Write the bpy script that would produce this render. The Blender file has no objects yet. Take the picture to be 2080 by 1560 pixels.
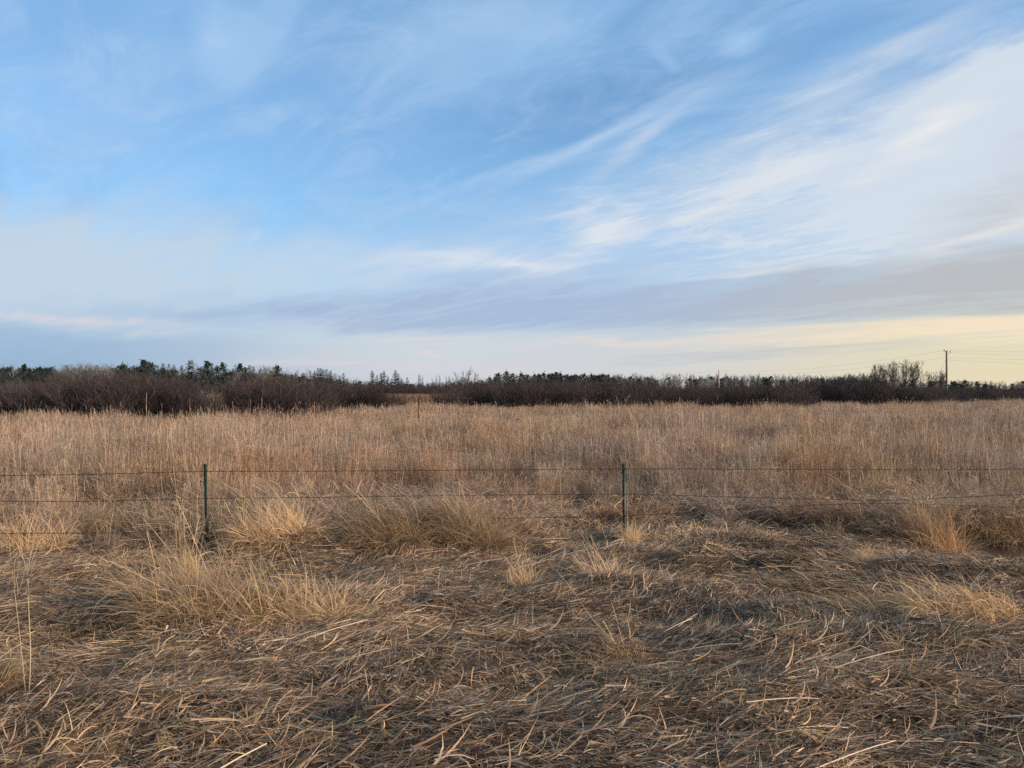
import bpy, math, random
import numpy as np

R = math.radians
sc = bpy.context.scene
COL = sc.collection

# ------------------------------------------------------------------ camera
CAM_Z = 2.15                      # eye height above the field (camera stands on the road bank)
F_PX = 1562.0                     # focal length in photo pixels
HOR = 795.0                       # horizon row in the photo
camd = bpy.data.cameras.new("camera")
cam = bpy.data.objects.new("camera", camd)
COL.objects.link(cam)
sc.camera = cam
camd.sensor_width = 36.0
camd.lens = 36.0 * F_PX / 2080.0
camd.clip_start = 0.05
camd.clip_end = 6000
cam.location = (0, 0, CAM_Z)
cam.rotation_euler = (R(90) + math.atan((HOR - 780) / F_PX), 0, 0)

# ------------------------------------------------------------------ sky
SUN_AZ, SUN_EL = 116.0, 16.0     # the low sun, veiled by cirrus, stands to the right and a little behind the camera

def px2ae(x, y):
    """photo pixel -> (azimuth, elevation) of that direction, degrees"""
    u, v = (x - 1040) / F_PX, (HOR - y) / F_PX
    return math.degrees(math.atan(u)), math.degrees(math.atan(v / math.sqrt(1 + u * u)))

world = bpy.data.worlds.new("World")
sc.world = world
world.use_nodes = True
nt = world.node_tree
nt.nodes.clear()

def node(t, **kw):
    n = nt.nodes.new(t)
    for k, v in kw.items():
        setattr(n, k, v)
    return n

def put(sock, v):
    if isinstance(v, bpy.types.NodeSocket):
        nt.links.new(v, sock)
    elif v is not None:
        sock.default_value = v

def M(op, a, b=None, c=None, clamp=False):
    n = node('ShaderNodeMath', operation=op, use_clamp=clamp)
    for s, v in zip(n.inputs, (a, b, c)):
        put(s, v)
    return n.outputs[0]

def V(op, a, b=None):
    n = node('ShaderNodeVectorMath', operation=op)
    put(n.inputs[0], a)
    if b is not None:
        put(n.inputs[3 if op == 'SCALE' else 1], b)
    return n.outputs[1 if op in ('LENGTH', 'DOT_PRODUCT') else 0]

def XYZ(x, y, z=0.0):
    n = node('ShaderNodeCombineXYZ')
    for s, v in zip(n.inputs, (x, y, z)):
        put(s, v)
    return n.outputs[0]

def noise(vec, scale, detail=3, rough=0.5, dist=0.0):
    n = node('ShaderNodeTexNoise')
    put(n.inputs['Vector'], vec)
    n.inputs['Scale'].default_value = scale
    n.inputs['Detail'].default_value = detail
    n.inputs['Roughness'].default_value = rough
    n.inputs['Distortion'].default_value = dist
    return n

def step(v, lo, hi, a=0.0, b=1.0):
    n = node('ShaderNodeMapRange', interpolation_type='SMOOTHSTEP')
    put(n.inputs[0], v)
    for i, x in zip((1, 2, 3, 4), (lo, hi, a, b)):
        n.inputs[i].default_value = x
    return n.outputs[0]

def mixc(fac, a, b):
    n = node('ShaderNodeMix', data_type='RGBA')
    put(n.inputs[0], fac)
    put(n.inputs[6], a)
    put(n.inputs[7], b)
    return n.outputs[2]

EXPOSURE = 1.4
SKY_STRENGTH = 0.1
G = 1.0 / (2 ** EXPOSURE * SKY_STRENGTH)

def srgb(r, g, b, k=1.0):
    """cloud radiance that shows as this display colour at the scene's exposure"""
    f = lambda c: (c / 255 / 12.92 if c <= 10 else ((c / 255 + 0.055) / 1.055) ** 2.4)
    return (f(r) * G * k, f(g) * G * k, f(b) * G * k, 1)

tc = node('ShaderNodeTexCoord')
sep = node('ShaderNodeSeparateXYZ')
nt.links.new(tc.outputs['Generated'], sep.inputs[0])
dx, dy, dz = sep.outputs
# cosine of the angle between a direction's azimuth and the sunset's: warm tones gather around it
glow = M('DIVIDE', M('ADD', M('MULTIPLY', dx, math.sin(R(110))), M('MULTIPLY', dy, math.cos(R(110)))),
         M('SQRT', M('ADD', M('ADD', M('MULTIPLY', dx, dx), M('MULTIPLY', dy, dy)), 1e-6)))
az = M('MULTIPLY', M('ARCTAN2', dx, dy), 180 / math.pi)
el = M('MULTIPLY', M('ARCSINE', dz), 180 / math.pi)
sky = node('ShaderNodeTexSky', sky_type='NISHITA', sun_disc=False)
sky.sun_elevation = R(SUN_EL)
sky.sun_rotation = R(SUN_AZ)
sky.air_density, sky.dust_density, sky.ozone_density = 1.0, 0.25, 3.2
# cirrus sheet: coordinates on a cloud layer overhead, stretched along the wind (towards azimuth -40)
inv = M('DIVIDE', 1.0, M('ADD', M('MAXIMUM', dz, 0.0), 0.07))
px_, py_ = M('MULTIPLY', dx, inv), M('MULTIPLY', dy, inv)
wa = R(-40)
al = M('ADD', M('MULTIPLY', px_, math.sin(wa)), M('MULTIPLY', py_, math.cos(wa)))
ac = M('SUBTRACT', M('MULTIPLY', px_, math.cos(wa)), M('MULTIPLY', py_, math.sin(wa)))
fib = XYZ(M('MULTIPLY', al, 0.27), ac, 3.7)
broad = noise(fib, 0.55, 4, 0.55, 0.6).outputs[0]
fine = noise(fib, 3.1, 7, 0.66, 1.6).outputs[0]
puff = noise(XYZ(px_, py_, 1.3), 3.4, 6, 0.6, 0.5)
fine = step(M('ADD', M('MULTIPLY', fine, 0.8), M('MULTIPLY', puff.outputs[0], 0.2)), 0.28, 0.72)
# warped azimuth / elevation in which the larger cloud shapes lie
wn = V('SUBTRACT', noise(XYZ(M('MULTIPLY', al, 0.45), ac, 9.1), 0.9, 4, 0.55, 0.3).outputs[1], (0.5, 0.5, 0.5))
elv = M('MAXIMUM', el, 0.0)
wamp = M('ADD', 0.8, M('MULTIPLY', elv, 0.30))
q = V('ADD', XYZ(az, el, 0), V('MULTIPLY', V('SCALE', wn, wamp), (3.4, 2.1, 0.0)))

q2 = V('ADD', XYZ(az, el, 0), V('MULTIPLY', V('SCALE', wn, wamp), (1.0, 0.7, 0.0)))

def blob(x, y, w, h, rot=0.0, p=1.0, src=None):
    """soft elliptical patch of cloud: centre as photo pixel, half axes in degrees, tilt in degrees"""
    a, e = px2ae(x, y)
    mp = node('ShaderNodeMapping', vector_type='TEXTURE')
    put(mp.inputs[0], src or q)
    mp.inputs[1].default_value = (a, e, 0)
    mp.inputs[2].default_value = (0, 0, R(rot))
    mp.inputs[3].default_value = (w, h, 1)
    g = node('ShaderNodeTexGradient', gradient_type='SPHERICAL')
    nt.links.new(mp.outputs[0], g.inputs[0])
    s = step(g.outputs[1], 0.0, 1.0)
    return M('MULTIPLY', s, p) if p != 1.0 else s

def total(*b):
    o = b[0]
    for x in b[1:]:
        o = M('ADD', o, x)
    return o

warm = step(glow, -0.707, 0.309)
qe = node('ShaderNodeSeparateXYZ')
nt.links.new(q, qe.inputs[0])
qaz, qel = qe.outputs[0], qe.outputs[1]

# 1 clear sky: the phone's cool white balance
col = V('MULTIPLY', sky.outputs[0], (0.67, 0.745, 0.75))
# 2 air near the horizon
hz_col = mixc(step(glow, -0.829, -0.438), srgb(146, 174, 206), srgb(205, 208, 217))
hz_col = mixc(step(glow, -0.342, 0.309), hz_col, srgb(233, 218, 180))
lo_col = mixc(step(glow, -0.259, 0.342), srgb(164, 200, 232), srgb(200, 213, 224))
col = mixc(step(qel, 19, 0.0, 0.0, 0.97), col, mixc(step(el, 2.5, 12), hz_col, lo_col))
# 3 thin veil everywhere above
veil = M('MULTIPLY', step(broad, 0.30, 0.62), M('ADD', 0.55, M('MULTIPLY', fine, 0.65)))
blue_gap = total(blob(1120, 262, 17, 3.3, 13), blob(640, 300, 10, 4.4, 10, 0.35), blob(20, 95, 5, 3.6, 0, 0.5),
                 blob(500, 350, 16, 2.8, 0, 0.25))
veil = M('MULTIPLY', veil, M('SUBTRACT', 1.0, blue_gap, clamp=True))
veil = M('ADD', M('MULTIPLY', M('MULTIPLY', veil, step(el, 4, 13)), 0.75), M('MULTIPLY', step(el, 12, 24), 0.16))
col = mixc(M('MULTIPLY', veil, 0.95, clamp=True), col, srgb(138, 185, 232))
top = total(blob(430, 110, 4.6, 3.6, 55, 0.75), blob(545, 70, 7.0, 2.2, 60, 0.55), blob(900, 140, 15, 4.4, 10, 0.62),
            blob(1480, 70, 2.6, 1.9, 20, 0.7), blob(1320, 125, 2.4, 0.8, -25, 0.5), blob(130, 190, 10, 6, 0, 0.40),
            blob(500, 265, 6, 1.2, 12, 0.4))
col = mixc(M('MULTIPLY', top, M('ADD', 0.15, puff.outputs[0]), clamp=True), col, srgb(178, 211, 243))
# mottled thin cirrus over all of it
mot = noise(XYZ(M('MULTIPLY', al, 0.5), ac, 5.2), 4.2, 9, 0.68, 0.8).outputs[0]
mot = M('MULTIPLY', step(mot, 0.42, 0.72), M('ADD', 0.25, broad))
col = mixc(M('MULTIPLY', M('MULTIPLY', mot, step(el, 2, 9)), 0.44, clamp=True), col, srgb(186, 212, 241))
# 4 the large bank of cirrus rising to the right
bank = total(blob(1950, 350, 26, 9.0, 22, 1.3), blob(1400, 450, 20, 7.6, 14, 1.05), blob(1680, 230, 19, 3.8, 27, 0.55),
             blob(2500, 250, 26, 14, 15, 1.2), blob(1150, 430, 14, 4.4, 16, 0.5))
bank = M('MULTIPLY', bank, M('ADD', 0.54, M('ADD', M('MULTIPLY', fine, 0.26), M('MULTIPLY', mot, 0.45))), clamp=True)
col = mixc(M('MULTIPLY', bank, 0.80), col, mixc(step(total(bank, M('MULTIPLY', warm, 0.55)), 0.45, 1.6),
                                              srgb(168, 202, 237), srgb(224, 230, 237)))
# the long thin streak below the blue gap
streak = total(blob(1180, 300, 12.5, 0.85, 23, 0.85, q2), blob(990, 365, 8.5, 0.7, 21, 0.8, q2), blob(1400, 215, 10, 1.6, 22, 0.5, q2))
col = mixc(M('MULTIPLY', streak, M('ADD', 0.15, M('MULTIPLY', fine, 1.0)), clamp=True), col, srgb(184, 209, 239))
# 5 pale sheet on the left
left = total(blob(110, 545, 24, 6.4, -3, 1.25), blob(620, 520, 15, 4.2, -9, 0.65), blob(-500, 560, 22, 6, 0, 0.9))
left = M('MULTIPLY', left, M('ADD', 0.5, M('MULTIPLY', fine, 0.75)), clamp=True)
col = mixc(M('MULTIPLY', left, 0.85), col, srgb(198, 213, 228))
mid = total(blob(1000, 555, 18, 3.2, -3, 0.95), blob(900, 470, 13, 3.0, 5, 0.35))
col = mixc(M('MULTIPLY', mid, M('ADD', 0.3, M('MULTIPLY', fine, 0.9)), clamp=True), col, srgb(204, 218, 235))
# 6 lavender-grey cloud base low down
base = total(blob(1000, 628, 28, 2.5, 0.5, 1.25), blob(1720, 590, 23, 3.1, 2.5, 1.35), blob(480, 640, 18, 1.3, 0, 0.55),
             blob(2400, 520, 20, 4.6, 6, 1.2), blob(60, 700, 18, 1.9, 0, 0.7), blob(1560, 716, 20, 0.55, 1.0, 0.55), blob(2060, 400, 12, 3.2, 22, 0.6))
base = M('MULTIPLY', base, M('ADD', 0.5, M('MULTIPLY', fine, 0.7)), clamp=True)
base_col = mixc(step(glow, -0.788, -0.500), srgb(150, 178, 212), srgb(166, 184, 214))
base_col = mixc(step(glow, -0.309, 0.208), base_col, srgb(186, 187, 189))
col = mixc(M('MULTIPLY', base, 0.84), col, base_col)
# 7 cream light under the cloud base towards the sunset
cream = total(blob(1900, 668, 21, 1.0, 3.0, 1.15), blob(2350, 650, 16, 1.8, 4, 1.2), blob(1330, 690, 14, 0.5, 1.2, 0.8),
              blob(1250, 722, 10, 0.25, 0.8, 0.4), blob(2080, 700, 9, 0.5, 2.0, 0.4))
cream = M('MULTIPLY', cream, M('ADD', 0.35, M('MULTIPLY', fine, 0.9)), clamp=True)
col = mixc(M('MULTIPLY', cream, 0.9), col, mixc(step(glow, -0.342, 0.174), srgb(234, 216, 214), srgb(247, 228, 198)))
pink = total(blob(600, 726, 5.6, 0.6, -1, 0.5), blob(880, 692, 6.0, 0.34, 0, 0.8), blob(880, 714, 2.6, 0.13, 0, 0.9),
             blob(720, 732, 3.0, 0.22, -1, 0.6), blob(220, 652, 8.0, 0.9, 0, 0.6), blob(960, 745, 14, 0.8, 0, 0.3))
col = mixc(M('MULTIPLY', pink, M('ADD', 0.3, M('MULTIPLY', fine, 0.8)), clamp=True), col, srgb(230, 214, 218))
# 8 bright knots of cirrus
white = total(blob(1225, 475, 5.0, 2.2, 10, 1.15), blob(1380, 445, 6.0, 0.9, 16, 0.5), blob(1160, 525, 3.4, 0.7, -6, 0.4),
              blob(880, 545, 8.0, 1.3, -6, 1.0), blob(1060, 562, 8, 0.6, -2, 0.5), blob(1880, 325, 6.4, 1.3, 20, 0.8),
              blob(1330, 300, 6.5, 1.1, 30, 0.4), blob(1500, 385, 10, 0.9, 12, 0.5), blob(520, 452, 1.6, 0.8, 20, 0.4),
              blob(1990, 455, 8, 1.0, 20, 0.6), blob(1520, 555, 10, 0.7, 4, 0.5), blob(1850, 150, 12, 1.6, 28, 0.35))
col = mixc(M('MULTIPLY', white, M('ADD', 0.32, M('MULTIPLY', fine, 0.70)), clamp=True), col,
           mixc(warm, srgb(224, 228, 238), srgb(243, 240, 234)))
# below the horizon only the ground is seen
bg = node('ShaderNodeBackground')
put(bg.inputs[0], col)
bg.inputs[1].default_value = SKY_STRENGTH
wo = node('ShaderNodeOutputWorld')
nt.links.new(bg.outputs[0], wo.inputs[0])

# ------------------------------------------------------------------ sun (low, veiled by cirrus)
sund = bpy.data.lights.new("sun", 'SUN')
sund.energy = 2.0
sund.angle = R(20)
sund.color = (1.0, 0.86, 0.74)
sun = bpy.data.objects.new("sun", sund)
COL.objects.link(sun)
sun.location = (60, 30, 40)
sun.rotation_euler = (R(90 - SUN_EL), 0, R(180 - SUN_AZ))   # shines from azimuth SUN_AZ
sc.view_settings.view_transform = 'Standard'
sc.view_settings.look = 'None'
sc.view_settings.exposure = EXPOSURE
sc.view_settings.gamma = 1.0
world.cycles.sampling_method = 'NONE'      # an even sky without a disc: found by the bounces alone
sc.cycles.max_bounces = 5
sc.cycles.diffuse_bounces = 4
sc.cycles.transmission_bounces = 3
sc.cycles.use_denoising = False
sc.view_settings.use_curve_mapping = False

# ================================================================== helpers
rng = np.random.default_rng(11)

def _hash(ix, iy, seed):
    h = np.sin(ix * 127.1 + iy * 311.7 + seed * 74.7) * 43758.5453
    return h - np.floor(h)

def vnoise(x, y, scale, seed=0):
    x = np.asarray(x, float) / scale
    y = np.asarray(y, float) / scale
    ix, iy = np.floor(x), np.floor(y)
    fx, fy = x - ix, y - iy
    fx, fy = fx * fx * (3 - 2 * fx), fy * fy * (3 - 2 * fy)
    a, b = _hash(ix, iy, seed), _hash(ix + 1, iy, seed)
    c, d = _hash(ix, iy + 1, seed), _hash(ix + 1, iy + 1, seed)
    return (a * (1 - fx) + b * fx) * (1 - fy) + (c * (1 - fx) + d * fx) * fy

def sstep(v, lo, hi):
    t = np.clip((np.asarray(v, float) - lo) / (hi - lo), 0, 1)
    return t * t * (3 - 2 * t)

def bump(x, y, cx, cy, rx, ry):
    return np.exp(-(((x - cx) / rx) ** 2 + ((y - cy) / ry) ** 2))

HX, HY = -2.83, 4.42                 # the small dark hollow
MOUNDS = [  # x, y, rx, ry, height: hummocks and hollows that show in the mat of dead grass
    (-2.3, 6.9, 1.3, 0.55, 0.16), (-3.4, 6.4, 1.0, 0.45, 0.10), (-2.0, 4.0, 0.9, 0.35, 0.12), (-0.4, 3.75, 0.6, 0.3, 0.07),
    (0.55, 3.9, 0.5, 0.28, 0.08), (2.2, 4.2, 0.9, 0.3, 0.08), (3.9, 6.4, 1.1, 0.5, 0.17), (2.4, 5.6, 0.8, 0.3, 0.07),
    (0.75, 5.3, 0.45, 0.3, 0.07), (-0.6, 6.9, 1.2, 0.4, 0.08), (1.6, 7.6, 1.2, 0.4, 0.09), (4.8, 8.6, 1.0, 0.45, 0.17),
    (-2.6, 10.2, 1.5, 0.5, 0.20), (-0.9, 10.4, 0.9, 0.5, 0.30), (-5.0, 8.6, 1.2, 0.5, 0.10), (3.0, 9.3, 1.4, 0.4, 0.10),
    (HX, HY, 0.42, 0.22, -0.32), (7.3, 10.7, 1.3, 0.60, -0.50), (7.2, 11.75, 1.6, 0.40, 0.25), 
    (-0.5, 4.35, 0.5, 0.14, -0.07), (-4.7, 7.5, 1.0, 0.3, -0.10),
]

def gz(x, y):
    """height of the ground"""
    x = np.asarray(x, float)
    y = np.asarray(y, float)
    near = 1 - sstep(y, 11, 17)
    z = 0.62 * (1 - sstep(y, 0.5, 10.0))
    z = z + near * (0.13 * (vnoise(x, y, 1.1, 1) - 0.5) + 0.08 * (vnoise(x, y * 1.6, 0.45, 2) - 0.5))
    z = z + (1 - near) * 0.10 * (vnoise(x, y, 3.0, 3) - 0.5) * (1 - sstep(y, 60, 150))
    for mx, my, rx, ry, h in MOUNDS:
        z = z + h * bump(x, y, mx, my, rx, ry)
    return z

def px_ray(x, y):
    return (x - 1040) / F_PX, (HOR - y) / F_PX

def px_ground(x, y):
    """photo pixel -> the point of the ground it shows"""
    u, v = px_ray(x, y)
    d = 1.0
    for _ in range(4000):
        if CAM_Z + v * d <= float(gz(u * d, d)):
            break
        d += 0.01 if d < 20 else 0.1
    return u * d, d, float(gz(u * d, d))

class MB:
    """collects ribbons, tubes and quads; build() links them as ONE mesh object"""
    def __init__(self):
        self.v, self.f, self.t, self.n = [], [], [], 0

    def add(self, v, f, tint=(1, 1, 1)):
        v = np.asarray(v, float).reshape(-1, 3)
        tint = np.broadcast_to(np.asarray(tint, float), (len(v), 3))
        self.v.append(v)
        self.f.append(np.asarray(f, int).reshape(-1, 4) + self.n)
        self.t.append(tint)
        self.n += len(v)

    def ribbons(self, P, az, pitch, L, W, curl=0.0, bend=0.0, roll=None, segs=4, taper=2.2, tint=None, power=1.5):
        """curved tapering blades: N roots, headings, pitches (rad)"""
        P = np.asarray(P, float)
        N = len(P)
        B = lambda a: np.broadcast_to(np.asarray(a, float), (N,))
        az, pitch, L, W, curl, bend = map(B, (az, pitch, L, W, curl, bend))
        roll = rng.uniform(-1.2, 1.2, N) if roll is None else B(roll)
        t = np.linspace(0, 1, segs + 1)
        tm = (t[1:] + t[:-1]) / 2
        pi_ = pitch[:, None] + curl[:, None] * tm[None] ** power
        a_ = az[:, None] + bend[:, None] * tm[None]
        d = np.stack([np.cos(pi_) * np.cos(a_), np.cos(pi_) * np.sin(a_), np.sin(pi_)], -1)
        c = np.concatenate([P[:, None], P[:, None] + np.cumsum(d * (L[:, None, None] / segs), 1)], 1)
        dd = np.concatenate([d[:, :1], d], 1)
        side = np.stack([-np.sin(a_), np.cos(a_), np.zeros_like(a_)], -1)
        side = np.concatenate([side[:, :1], side], 1)
        up = np.cross(dd, side)
        w = side * np.cos(roll)[:, None, None] + up * np.sin(roll)[:, None, None]
        prof = np.clip(1 - t ** taper, 0.06, 1) if taper else np.ones(segs + 1)
        w = w * (W[:, None] * prof[None])[..., None] * 0.5
        v = np.stack([c - w, c + w], 2).reshape(-1, 3)
        k = np.arange(segs) * 2
        q = np.stack([k, k + 1, k + 3, k + 2], -1)
        f = (q[None] + (np.arange(N) * (segs + 1) * 2)[:, None, None]).reshape(-1, 4)
        if tint is None:
            tint = np.ones((N, 3))
        self.add(v, f, np.repeat(np.broadcast_to(np.asarray(tint, float), (N, 3)), (segs + 1) * 2, 0))
        return c

    def tube(self, pts, rad, sides=6, tint=(1, 1, 1), cap=True):
        pts = np.asarray(pts, float)
        rad = np.broadcast_to(np.asarray(rad, float), (len(pts),))
        d = np.gradient(pts, axis=0)
        d /= np.linalg.norm(d, axis=1)[:, None] + 1e-9
        ref = np.where(np.abs(d[:, 2:3]) > 0.9, np.array([[1.0, 0, 0]]), np.array([[0, 0, 1.0]]))
        s = np.cross(d, ref)
        s /= np.linalg.norm(s, axis=1)[:, None] + 1e-9
        u = np.cross(s, d)
        a = np.arange(sides) * 2 * math.pi / sides
        v = pts[:, None] + rad[:, None, None] * (np.cos(a)[None, :, None] * s[:, None] + np.sin(a)[None, :, None] * u[:, None])
        f = []
        for i in range(len(pts) - 1):
            for j in range(sides):
                k = (j + 1) % sides
                f.append((i * sides + j, i * sides + k, (i + 1) * sides + k, (i + 1) * sides + j))
        if cap and sides == 4:
            f += [(3, 2, 1, 0), tuple((len(pts) - 1) * sides + i for i in range(4))]
        elif cap and sides == 6:
            for b in (0, (len(pts) - 1) * sides):
                f += [(b, b + 1, b + 2, b + 3), (b, b + 3, b + 4, b + 5)]
        self.add(v, f, tint)

    def segs(self, p0, p1, r0, r1, flat=False, tint=(1, 1, 1)):
        """many straight pieces: flat = one ribbon each, else a three-sided stick"""
        p0, p1 = np.asarray(p0, float), np.asarray(p1, float)
        N = len(p0)
        if not N:
            return
        r0, r1 = np.broadcast_to(np.asarray(r0, float), (N,)), np.broadcast_to(np.asarray(r1, float), (N,))
        d = p1 - p0
        d = d / (np.linalg.norm(d, axis=1)[:, None] + 1e-9)
        s = np.cross(d, rng.normal(size=(N, 3)))
        s /= np.linalg.norm(s, axis=1)[:, None] + 1e-9
        u = np.cross(s, d)
        if flat:
            v = np.stack([p0 - s * r0[:, None], p0 + s * r0[:, None], p1 + s * r1[:, None], p1 - s * r1[:, None]], 1)
            f = np.arange(N * 4).reshape(-1, 4)
        else:
            rows = []
            for p, r in ((p0, r0), (p1, r1)):
                for a in (0, 2.094, 4.189):
                    rows.append(p + r[:, None] * (math.cos(a) * s + math.sin(a) * u))
            v = np.stack(rows, 1)
            q = np.array([[0, 1, 4, 3], [1, 2, 5, 4], [2, 0, 3, 5]])
            f = (q[None] + (np.arange(N) * 6)[:, None, None]).reshape(-1, 4)
        self.add(v.reshape(-1, 3), f, tint)

    def box(self, lo, hi, tint=(1, 1, 1)):
        (a, b, c), (d, e, g) = lo, hi
        v = [(a, b, c), (d, b, c), (d, e, c), (a, e, c), (a, b, g), (d, b, g), (d, e, g), (a, e, g)]
        self.add(v, [(3, 2, 1, 0), (4, 5, 6, 7), (0, 1, 5, 4), (1, 2, 6, 5), (2, 3, 7, 6), (3, 0, 4, 7)], tint)

    def mesh(self, name, mat):
        v, f, t = np.concatenate(self.v), np.concatenate(self.f), np.concatenate(self.t)
        me = bpy.data.meshes.new(name)
        me.vertices.add(len(v))
        me.vertices.foreach_set('co', v.astype(np.float32).ravel())
        me.loops.add(f.size)
        me.loops.foreach_set('vertex_index', f.astype(np.int32).ravel())
        me.polygons.add(len(f))
        me.polygons.foreach_set('loop_start', (np.arange(len(f)) * 4).astype(np.int32))
        me.update(calc_edges=True)
        at = me.attributes.new('tint', 'FLOAT_COLOR', 'POINT')
        at.data.foreach_set('color', np.concatenate([t, np.ones((len(t), 1))], 1).astype(np.float32).ravel())
        me.materials.append(mat)
        return me

    def build(self, name, mat, parent=None, link=True):
        o = bpy.data.objects.new(name, self.mesh(name, mat))
        if link:
            COL.objects.link(o)
        if parent:
            o.parent = parent
        return o

def tag(o, label=None, cat=None, group=None, kind=None):
    for k, v in (('label', label), ('category', cat), ('group', group), ('kind', kind)):
        if v:
            o[k] = v
    return o

def thing(name, label, cat, loc=(0, 0, 0), rz=0.0, group=None):
    o = bpy.data.objects.new(name, None)
    COL.objects.link(o)
    o.location = loc
    o.rotation_euler = (0, 0, rz)
    o.empty_display_size = 0.3
    return tag(o, label, cat, group)

def part_copy(src, parent):
    """a thing's part standing as a copy under another thing (shared mesh data)"""
    c = src.copy()
    COL.objects.link(c)
    c.parent = parent
    return c

# ------------------------------------------------------------------ materials
def principled(name):
    m = bpy.data.materials.new(name)
    m.use_nodes = True
    return m, m.node_tree, m.node_tree.nodes['Principled BSDF']

def straw_mat(name, patch_a, patch_b, patch_scale=1.3, trans=0.25, rough=0.62, spec=0.25, var=0.35, rust=0):
    """dead grass: each blade's own tint times a patch colour that changes over the ground"""
    m, t, b = principled(name)
    N, L = t.nodes, t.links
    at = N.new('ShaderNodeAttribute')
    at.attribute_name = 'tint'
    geo = N.new('ShaderNodeNewGeometry')
    no = N.new('ShaderNodeTexNoise')
    no.inputs['Scale'].default_value = 1 / patch_scale
    no.inputs['Detail'].default_value = 3
    L.new(geo.outputs['Position'], no.inputs['Vector'])
    mr = N.new('ShaderNodeMapRange')
    mr.inputs[1].default_value, mr.inputs[2].default_value = 0.36, 0.64
    L.new(no.outputs[0], mr.inputs[0])
    mx = N.new('ShaderNodeMix')
    mx.data_type = 'RGBA'
    L.new(mr.outputs[0], mx.inputs[0])
    mx.inputs[6].default_value = (*patch_a, 1)
    mx.inputs[7].default_value = (*patch_b, 1)
    oi = N.new('ShaderNodeObjectInfo')
    m2 = N.new('ShaderNodeMapRange')
    m2.inputs[3].default_value, m2.inputs[4].default_value = 1 - var, 1 + var
    L.new(oi.outputs['Random'], m2.inputs[0])
    v1 = N.new('ShaderNodeVectorMath')
    v1.operation = 'MULTIPLY'
    L.new(at.outputs['Color'], v1.inputs[0])
    L.new(mx.outputs[2], v1.inputs[1])
    v2 = N.new('ShaderNodeVectorMath')
    v2.operation = 'SCALE'
    L.new(v1.outputs[0], v2.inputs[0])
    L.new(m2.outputs[0], v2.inputs[3])
    if rust:        # rust-brown stands of another grass scattered through the field
        n2 = N.new('ShaderNodeTexNoise')
        n2.inputs['Scale'].default_value = 1 / rust
        n2.inputs['Detail'].default_value = 4
        L.new(geo.outputs['Position'], n2.inputs['Vector'])
        m3 = N.new('ShaderNodeMapRange')
        m3.inputs[1].default_value, m3.inputs[2].default_value = 0.50, 0.66
        L.new(n2.outputs[0], m3.inputs[0])
        mx2 = N.new('ShaderNodeMix')
        mx2.data_type = 'RGBA'
        L.new(m3.outputs[0], mx2.inputs[0])
        mx2.inputs[6].default_value = (1, 1, 1, 1)
        mx2.inputs[7].default_value = (0.90, 0.77, 0.69, 1)
        v3 = N.new('ShaderNodeVectorMath')
        v3.operation = 'MULTIPLY'
        L.new(v2.outputs[0], v3.inputs[0])
        L.new(mx2.outputs[2], v3.inputs[1])
        v2 = v3
    L.new(v2.outputs[0], b.inputs['Base Color'])
    b.inputs['Roughness'].default_value = rough
    b.inputs['Specular IOR Level'].default_value = spec
    if trans:
        tr = N.new('ShaderNodeBsdfTranslucent')
        L.new(v2.outputs[0], tr.inputs[0])
        ms = N.new('ShaderNodeMixShader')
        ms.inputs[0].default_value = trans
        L.new(b.outputs[0], ms.inputs[1])
        L.new(tr.outputs[0], ms.inputs[2])
        L.new(ms.outputs[0], N['Material Output'].inputs[0])
    return m

def plain_mat(name, col, rough=0.7, spec=0.3, metal=0.0, nscale=20.0, amount=0.35, tinted=True, each=0.0):
    m, t, b = principled(name)
    N, L = t.nodes, t.links
    tcn = N.new('ShaderNodeTexCoord')
    no = N.new('ShaderNodeTexNoise')
    no.inputs['Scale'].default_value = nscale
    no.inputs['Detail'].default_value = 5
    L.new(tcn.outputs['Object'], no.inputs['Vector'])
    mr = N.new('ShaderNodeMapRange')
    mr.inputs[3].default_value, mr.inputs[4].default_value = 1 - amount, 1 + amount
    L.new(no.outputs[0], mr.inputs[0])
    v = N.new('ShaderNodeVectorMath')
    v.operation = 'SCALE'
    v.inputs[0].default_value = col
    if tinted:
        at = N.new('ShaderNodeAttribute')
        at.attribute_name = 'tint'
        v0 = N.new('ShaderNodeVectorMath')
        v0.operation = 'MULTIPLY'
        L.new(at.outputs['Color'], v0.inputs[0])
        v0.inputs[1].default_value = col
        L.new(v0.outputs[0], v.inputs[0])
    if each:        # every plant its own shade
        oi = N.new('ShaderNodeObjectInfo')
        m2 = N.new('ShaderNodeMapRange')
        m2.inputs[3].default_value, m2.inputs[4].default_value = 1 - each, 1 + each
        L.new(oi.outputs['Random'], m2.inputs[0])
        mu = N.new('ShaderNodeMath')
        mu.operation = 'MULTIPLY'
        L.new(mr.outputs[0], mu.inputs[0])
        L.new(m2.outputs[0], mu.inputs[1])
        L.new(mu.outputs[0], v.inputs[3])
    else:
        L.new(mr.outputs[0], v.inputs[3])
    L.new(v.outputs[0], b.inputs['Base Color'])
    b.inputs['Roughness'].default_value = rough
    b.inputs['Specular IOR Level'].default_value = spec
    b.inputs['Metallic'].default_value = metal
    return m

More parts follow.
